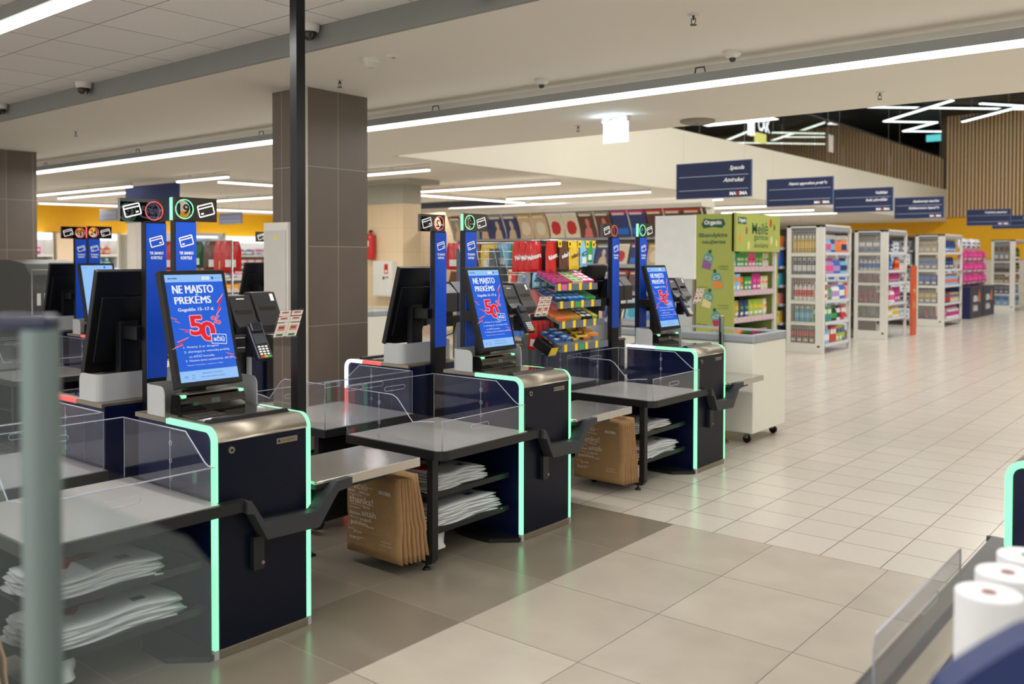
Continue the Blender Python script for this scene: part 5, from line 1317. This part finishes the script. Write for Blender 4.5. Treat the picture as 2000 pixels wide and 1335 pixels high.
HB = [('red', 'red', 'Maltesers', .13, .22, 4, 'white'), ('brown', 'brown', "m&m's", .12, .20, 3, 'white'), ('yellow', 'yellow', "m&m's", .12, .20, 3, 'brown'), ('light blue', 'white', 'C', .09, .18, 3, 'navy'), ('green', 'white', None, .08, .15, 3, 'white')]
ys = [-.01, .245, .365, .485, .56]
for (c1, c2, tx, w_, h_, n, tcc), y_ in zip(HB, ys):
    me = hang_bag(w_, h_, c1, c2, tx, tcc)
    for i in range(n):
        o = bpy.data.objects.new('sweet_bag', me); COL.objects.link(o)
        if y_ < 0: o.location = (-3.86 + (.07 if i == 0 else .03 - .03 * i), 4.93 + y_ + (.135 if i == 0 else .055 - i * .032), 1.65); o.rotation_euler = (0, 0, 0 if i == 0 else -.5)
        else: o.location = (-3.86 + .095 - i * .03, 4.93 + y_, 1.652)
        tag(o, f'{c1} foil bag of sweets hanging at the top of the candy stand', 'sweet bag', f'{c1} foil bags on the candy stand')
for i in range(5):
    tg = MB().box((0, -.020, -.05), (.002, .020, .0)).box((.002, -.010, -.036), (.0026, .010, -.016), 1).build('price_tag', [yel_tag, cm('brown')]); tg.location = (-3.86 + .106, 4.93 + (.18, .30, .42, .52, .60)[i], 1.66)
    tag(tg, 'small yellow price tag on the top hooks of the candy stand', 'price tag', 'yellow price tags on the candy stand')
# small blue pouches, pink packs and red bars on the side hooks
me = hang_bag(.075, .11, 'light blue', 'white', 'C', 'navy')
for i in range(3):
    o = bpy.data.objects.new('gum_pouch', me); COL.objects.link(o); o.location = (-3.86 + .03, 4.93 + .01 + i * .083, 1.435); o.rotation_euler = (0, 0, -.2)
    tag(o, 'light blue gum pouch below the red bags on the candy stand', 'gum pouch', 'light blue gum pouches on the candy stand')
me1 = hang_bag(.16, .17, 'salmon', 'red'); me2 = hang_bag(.16, .165, 'pink', 'red')
for i in range(12):
    me = (me1, me2)[i % 2]
    o = bpy.data.objects.new('sweet_packet', me); COL.objects.link(o); o.location = (-3.86 + .07 - i * .012, 4.93 + .075 - i * .014, 1.315); o.rotation_euler = (.05 * (i % 3 - 1), 0, -.9 + .05 * (i % 4)); o.scale = (.3, 1, 1)
    tag(o, 'salmon or pink packet fanned on the side hook of the candy stand', 'sweet packet', 'salmon pink packets on the candy stand')
me = hang_bag(.06, .20, 'red', 'white')
for i in range(10):
    o = bpy.data.objects.new('hanging_bar', me); COL.objects.link(o); o.location = (-3.86 + .02 + (i % 2) * .04, 4.93 + .15 - i * .022, 1.10); o.rotation_euler = (.10 * (i % 3 - 1), .06, -.9); o.scale = (.8, 1, 1)
    tag(o, 'red wrapped bar hanging on the lower side hook of the candy stand', 'chocolate bar', 'red hanging bars on the candy stand')
# goods hanging on the far face of the stand, seen through the grid
for (c1, w_, h_, n, x_) in (('red', .13, .20, 4, -4.66), ('brown', .12, .19, 3, -4.46), ('yellow', .12, .20, 3, -4.32), ('light blue', .10, .18, 3, -4.18), ('green', .08, .15, 2, -4.06)):
    me = hang_bag(w_, h_, c1, 'white')
    for i in range(n):
        o = bpy.data.objects.new('sweet_bag', me); COL.objects.link(o); o.location = (x_ - i * .015, 4.99 + i * .05, 1.645); o.rotation_euler = (0, 0, -pi / 2 + .2)
        tag(o, f'{c1} foil bag of sweets seen through the grid of the candy stand', 'sweet bag', f'{c1} foil bags behind the grid')
t2 = thing('sweets_dispenser', 'black tilted sweets tray with a yellow price card at the corner of the candy stand', 'tray', (-3.70, 4.86, .93))
M4 = Matrix.Rotation(.5, 4, 'Y')
MB().box((-.06, -.05, -.02), (.08, .05, .03), 0, M4).box((-.06, -.05, .03), (.08, -.045, .05), 0, M4).build('tray', black, t2, .003)
MB().box((.081, -.04, -.015), (.083, .04, .045), 0, M4).build('price_card', yel_tag, t2)

# hanging sweets between the kiosks with screens 24 and 25
t = thing('hanging_rail', 'chrome rail with sweets hanging behind kiosk signs 22 and 19', 'display rail', (-7.6, 4.55, 0))
mb = MB().tube([(-.6, 0, 1.68), (.7, 0, 1.68)], .006); mb.tube([(-.6, 0, .0), (-.6, 0, 1.68)], .01); mb.tube([(.7, 0, 0), (.7, 0, 1.68)], .01); mb.build('rail', wire, t)
MB().box((-.75, -.1, 0), (-.45, .1, .02)).box((.55, -.1, 0), (.85, .1, .02)).build('feet', dgrey, t)
for x_, c1, c2, h_ in ((-8.15, 'red', 'brown', .27), (-8.0, 'red', 'white', .27), (-7.66, 'green', 'white', .24), (-7.5, 'dark green', 'white', .24), (-7.18, 'brown', 'white', .26), (-7.02, 'red', 'yellow', .28), (-6.92, 'red', 'white', .26)):
    o = bpy.data.objects.new('sweet_bag', hang_bag(.18, h_, c1, c2)); COL.objects.link(o); o.location = (x_, 4.55, 1.675); o.rotation_euler = (0, 0, -.7)
    tag(o, f'{c1} and {c2} foil bag hanging on the rail behind kiosk signs 22 and 19', 'sweet bag', f'{c1} {c2} rail bags')

# ------------------------------------------------------------------ far left wall: lit wall shelves
whl = glow('header_light', (1, 1, 1), 1.6)
def wall_case(y0, y1, x, label, pal, where, zt_=2.12, nk=5, w_=.21):
    t = thing('display_case', label, 'display case', (x, y0, 0)); L = y1 - y0
    MB().box((-.5, 0, 0), (-.47, L, zt_)).build('back_panel', mat('case_back', (224, 222, 218), .5), t)
    MB().box((-.5, 0, zt_ - .16), (-.02, L, zt_)).build('lit_header', whl, t)
    MB().box((-.5, -.03, 0), (0, 0, zt_)).build('side_panel', white, t); MB().box((-.5, L, 0), (0, L + .03, zt_)).build('side_panel', white, t)
    MB().box((-.5, 0, 0), (0, L, .2)).build('base', white, t)
    for k in range(nk):
        z = .22 + k * .34
        sh = MB().box((-.47, 0, z - .03), (0, L, z)).build('shelf', white, t); MB().box((0, 0, z - .05), (.015, L, z + .01)).build('price_rail', white, sh)
        y_ = y0 + .05; j = 0
        while y_ < y1 - w_:
            n = R.randint(2, 4); c = pal[(k * 3 + j) % len(pal)]; pts = []
            for i in range(n):
                if y_ + w_ > y1 - .02: break
                pts.append((x - .12, y_ + w_ / 2, z)); y_ += w_ * 1.04
            if pts: place_goods(c[0], c[1], c[2], w_ * .95, c[3], pts, f'level {["one", "two", "three", "four", "five"][k]} {where}')
            j += 1
PAL = [('carton', 'white', 'light blue', .22), ('bottle', 'teal', 'white', .24), ('soft pack', 'pink', 'white', .2), ('carton', 'cream', 'navy', .22), ('bottle', 'red', 'beige', .24), ('carton', 'white', 'grey', .24), ('soft pack', 'yellow', 'white', .2), ('bottle', 'blue', 'white', .22), ('carton', 'dark green', 'cream', .22), ('soft pack', 'lilac', 'white', .2)]
wall_case(9.2, 9.98, -22.8, 'lit white display case beside the left tiled column', PAL, 'of the lit shelf next to the left column', w_=.25)
wall_case(11.05, 11.62, -22.8, 'lit white display case behind kiosk sign 24', PAL[1:], 'of the lit shelf behind sign 24', w_=.19)
wall_case(12.0, 13.6, -22.8, 'lit white display case behind kiosk posts 22 and 19', PAL[2:], 'of the lit shelf behind posts 22 and 19', w_=.25)
wall_case(14.2, 16.9, -22.8, 'long lit white display case beside the tiled column', [('carton', 'white', 'pink', .2), ('carton', 'white', 'blue', .22), ('soft pack', 'cream', 'pink', .2), ('carton', 'salmon', 'white', .22), ('carton', 'orange', 'yellow', .18), ('carton', 'white', 'grey', .2), ('bottle', 'navy', 'white', .2)], 'of the long lit shelf beside the column', w_=.25)
t = thing('beige_wall_panel', 'pale beige wood wall panel between two lit wall shelves', 'wall panel', (-22.7, 10.05, 0))
MB().box((-.5, 0, 0), (0, .55, 2.12)).build('panel', mat('pale_wood', (224, 200, 168), .5, 0, .05, 4), t); MB().box((-.3, .6, 0), (0, .92, 2.1)).build('white_frame', white, t)
t = thing('white_pillar', 'white square pillar behind kiosk post 22', 'pillar', (-18.6, 9.7, 0))
MB().box((0, 0, 0), (.35, .32, ZC - .02)).build('shaft', mat('pillar_white', (214, 206, 196), .6), t); MB().box((-.02, -.02, 0), (.37, .34, .12)).build('skirting', grey, t)
t = thing('glass_fridge', 'white framed glass fridge with packed food behind kiosk 19', 'fridge', (-16.75, 9.85, 0))
mb = MB()
for yy in (0, 1.02): mb.box((-.6, yy - .03, 0), (0, yy + .03, 2.03))
mb.box((-.6, 0, 1.97), (0, 1.02, 2.03)); mb.box((-.6, 0, 0), (0, 1.02, .12)); mb.build('frame', white, t)
MB().box((-.6, .03, .12), (-.58, .99, 1.97)).build('back_panel', mat('fridge_back', (190, 204, 214), .4), t)
MB().box((-.012, .03, .12), (-.006, .99, 1.97)).build('glass_door', clear('fridge_glass', (.93, .96, .98), .06), t)
MB().box((-.5, .1, 1.93), (-.1, .92, 1.965)).build('fridge_lamp', whl, t)
for k, (c, n) in enumerate(((('carton', 'white', 'navy', .2), 4), (('soft pack', 'beige', 'white', .2), 4), (('soft pack', 'brown', 'yellow', .18), 4), (('carton', 'orange', 'blue', .16), 4), (('soft pack', 'teal', 'salmon', .2), 4))):
    z = .2 + k * .35; MB().box((-.56, .04, z - .02), (-.08, .98, z)).build('shelf', white, t)
    place_goods(c[0], c[1], c[2], .2, c[3], [(-16.75 - .2, 9.85 + .16 + i * .22, z) for i in range(n)], f'on level {["one", "two", "three", "four", "five"][k]} inside the glass fridge')

# staffed checkout seen behind the left column
t = thing('staffed_checkout', 'dark grey staffed checkout hood with clear screen beside the left column', 'checkout', (-9.9, 4.35, 0))
MB().prism([(-1.3, .2), (.0, .2), (0, 1.35), (-.12, 1.46), (-.5, 1.50), (-1.3, 1.50)], 'y', -.25, .35).build('hood', mat('hood_grey', (70, 72, 70), .5), t, .01)
MB().box((-1.3, -.6, 0), (.1, .4, .2)).build('base', dgrey, t)
MB().box((.3, -.5, .88), (.8, .5, .93)).build('counter', mat('counter_grey', (150, 150, 144), .5), t)
MB().box((.35, -.45, 0), (.75, .45, .88)).build('counter_base', dgrey, t)
MB().box((.55, -.46, .95), (.556, .46, 1.40)).build('clear_screen', acr, t)
mb = MB()
for i in range(5): mb.box((.57, -.42 + i * .07, 1.05), (.575, -.385 + i * .07, 1.17))
mb.build('white_bars', white, t)
mb = MB().tube([(.553, -.46, .93), (.553, -.46, 1.40), (.553, .46, 1.40), (.553, .46, .93)], .008, 6); mb.build('screen_frame', offw, t)

# ------------------------------------------------------------------ foreground gate, rolls
t = thing('entrance_gate', 'out of focus steel gate post with dark blue rail and glass wing near the camera', 'gate', (-1.155, .49, 0))
fwd = Vector((-math.sin(YAW), math.cos(YAW), 0)); rgt = Vector((math.cos(YAW), math.sin(YAW), 0))
mb = MB().cyl((0, 0, 0.01), (0, 0, 1.45), .0225, n=28); mb.build('post', mat('gate_steel', (112, 128, 128), .4, .4), t)
MB().cyl((0, 0, 0), (0, 0, .012), .06, n=28).build('floor_flange', steel, t)
a_, b_ = -rgt * .50, rgt * .012
mb = MB(); M4 = Matrix(((rgt.x, fwd.x, 0, 0), (rgt.y, fwd.y, 0, 0), (0, 0, 1, 0), (0, 0, 0, 1)))
mb.box((-.55, -.018, 1.448), (.018, .018, 1.468), 0, M4); mb.build('top_rail', mat('gate_blue', (26, 34, 62), .4), t, .006)
haze = clear('gate_glass', (.86, .90, .90), 0.0, diff=.05, dcol=(.55, .6, .6))
mb = MB(); mb.box((-.55, -.003, .25), (-.024, .003, 1.447), 0, M4); mb.build('glass_panel', haze, t)
mb = MB(); mb.prism([(.024, .2), (.215, .2), (.215, 1.15), (.18, 1.19), (.024, 1.25)], 'y', -.003, .003, 0, False, M4); mb.build('glass_wing', haze, t)

for i, (x_, y_, lb) in enumerate(((-.377, 1.90, 'thick white paper roll, nearest of the three on the table of the right kiosk'), (-.372, 2.045, 'thick white paper roll, middle of the three on the table of the right kiosk'), (-.36, 2.19, 'thick white paper roll, farthest of the three on the table of the right kiosk'))):
    t = thing('paper_roll', lb, 'paper roll', (x_, y_, .607))
    h_ = .295
    MB().lathe([(.058, 0), (.060, .003), (.060, h_ - .003), (.058, h_), (.013, h_), (.012, h_ - .004)], n=32).build('paper', mat('roll_white', (226, 228, 232), .6), t)
    MB().lathe([(.0125, .01), (.0125, h_ + .001), (.009, h_ + .001)], n=16).build('core', mat('roll_core', (150, 110, 110), .7), t)
t = thing('stool', 'blurred navy rounded high backrest in the lower corner beside the paper rolls', 'stool', (-.221, 1.10, 0))
M4 = Matrix(((rgt.x, fwd.x, 0, 0), (rgt.y, fwd.y, 0, 0), (0, 0, 1, 0), (0, 0, 0, 1)))
mb = MB().prism([(-.075, .92), (-.068, 1.03), (-.048, 1.067), (-.025, 1.087), (.009, 1.109), (.043, 1.128), (.10, 1.145), (.18, 1.150), (.27, 1.13), (.31, 1.07), (.32, .92), (.28, .80), (-.03, .80)], 'y', -.02, .02, 0, False, M4)
mb.build('backrest', mat('chair_navy', (28, 48, 100), .5), t, .012)
mb = MB().prism([(-.05, .66), (.30, .66), (.30, .70), (-.05, .70)], 'y', -.38, -.02, 0, False, M4); mb.build('seat', mat('chair_navy', (28, 48, 100), .5), t, .012)
mb = MB().box((.09, -.03, .68), (.15, .0, .84), 0, M4); mb.build('back_bracket', blackm, t)
mb = MB().cyl((.12, -.2, .04), (.12, -.2, .66), .022, M=M4); mb.build('column', blackm, t)
mb = MB().cyl((.12, -.2, 0), (.12, -.2, .04), .2, .12, n=24, M=M4); mb.build('base', blackm, t)
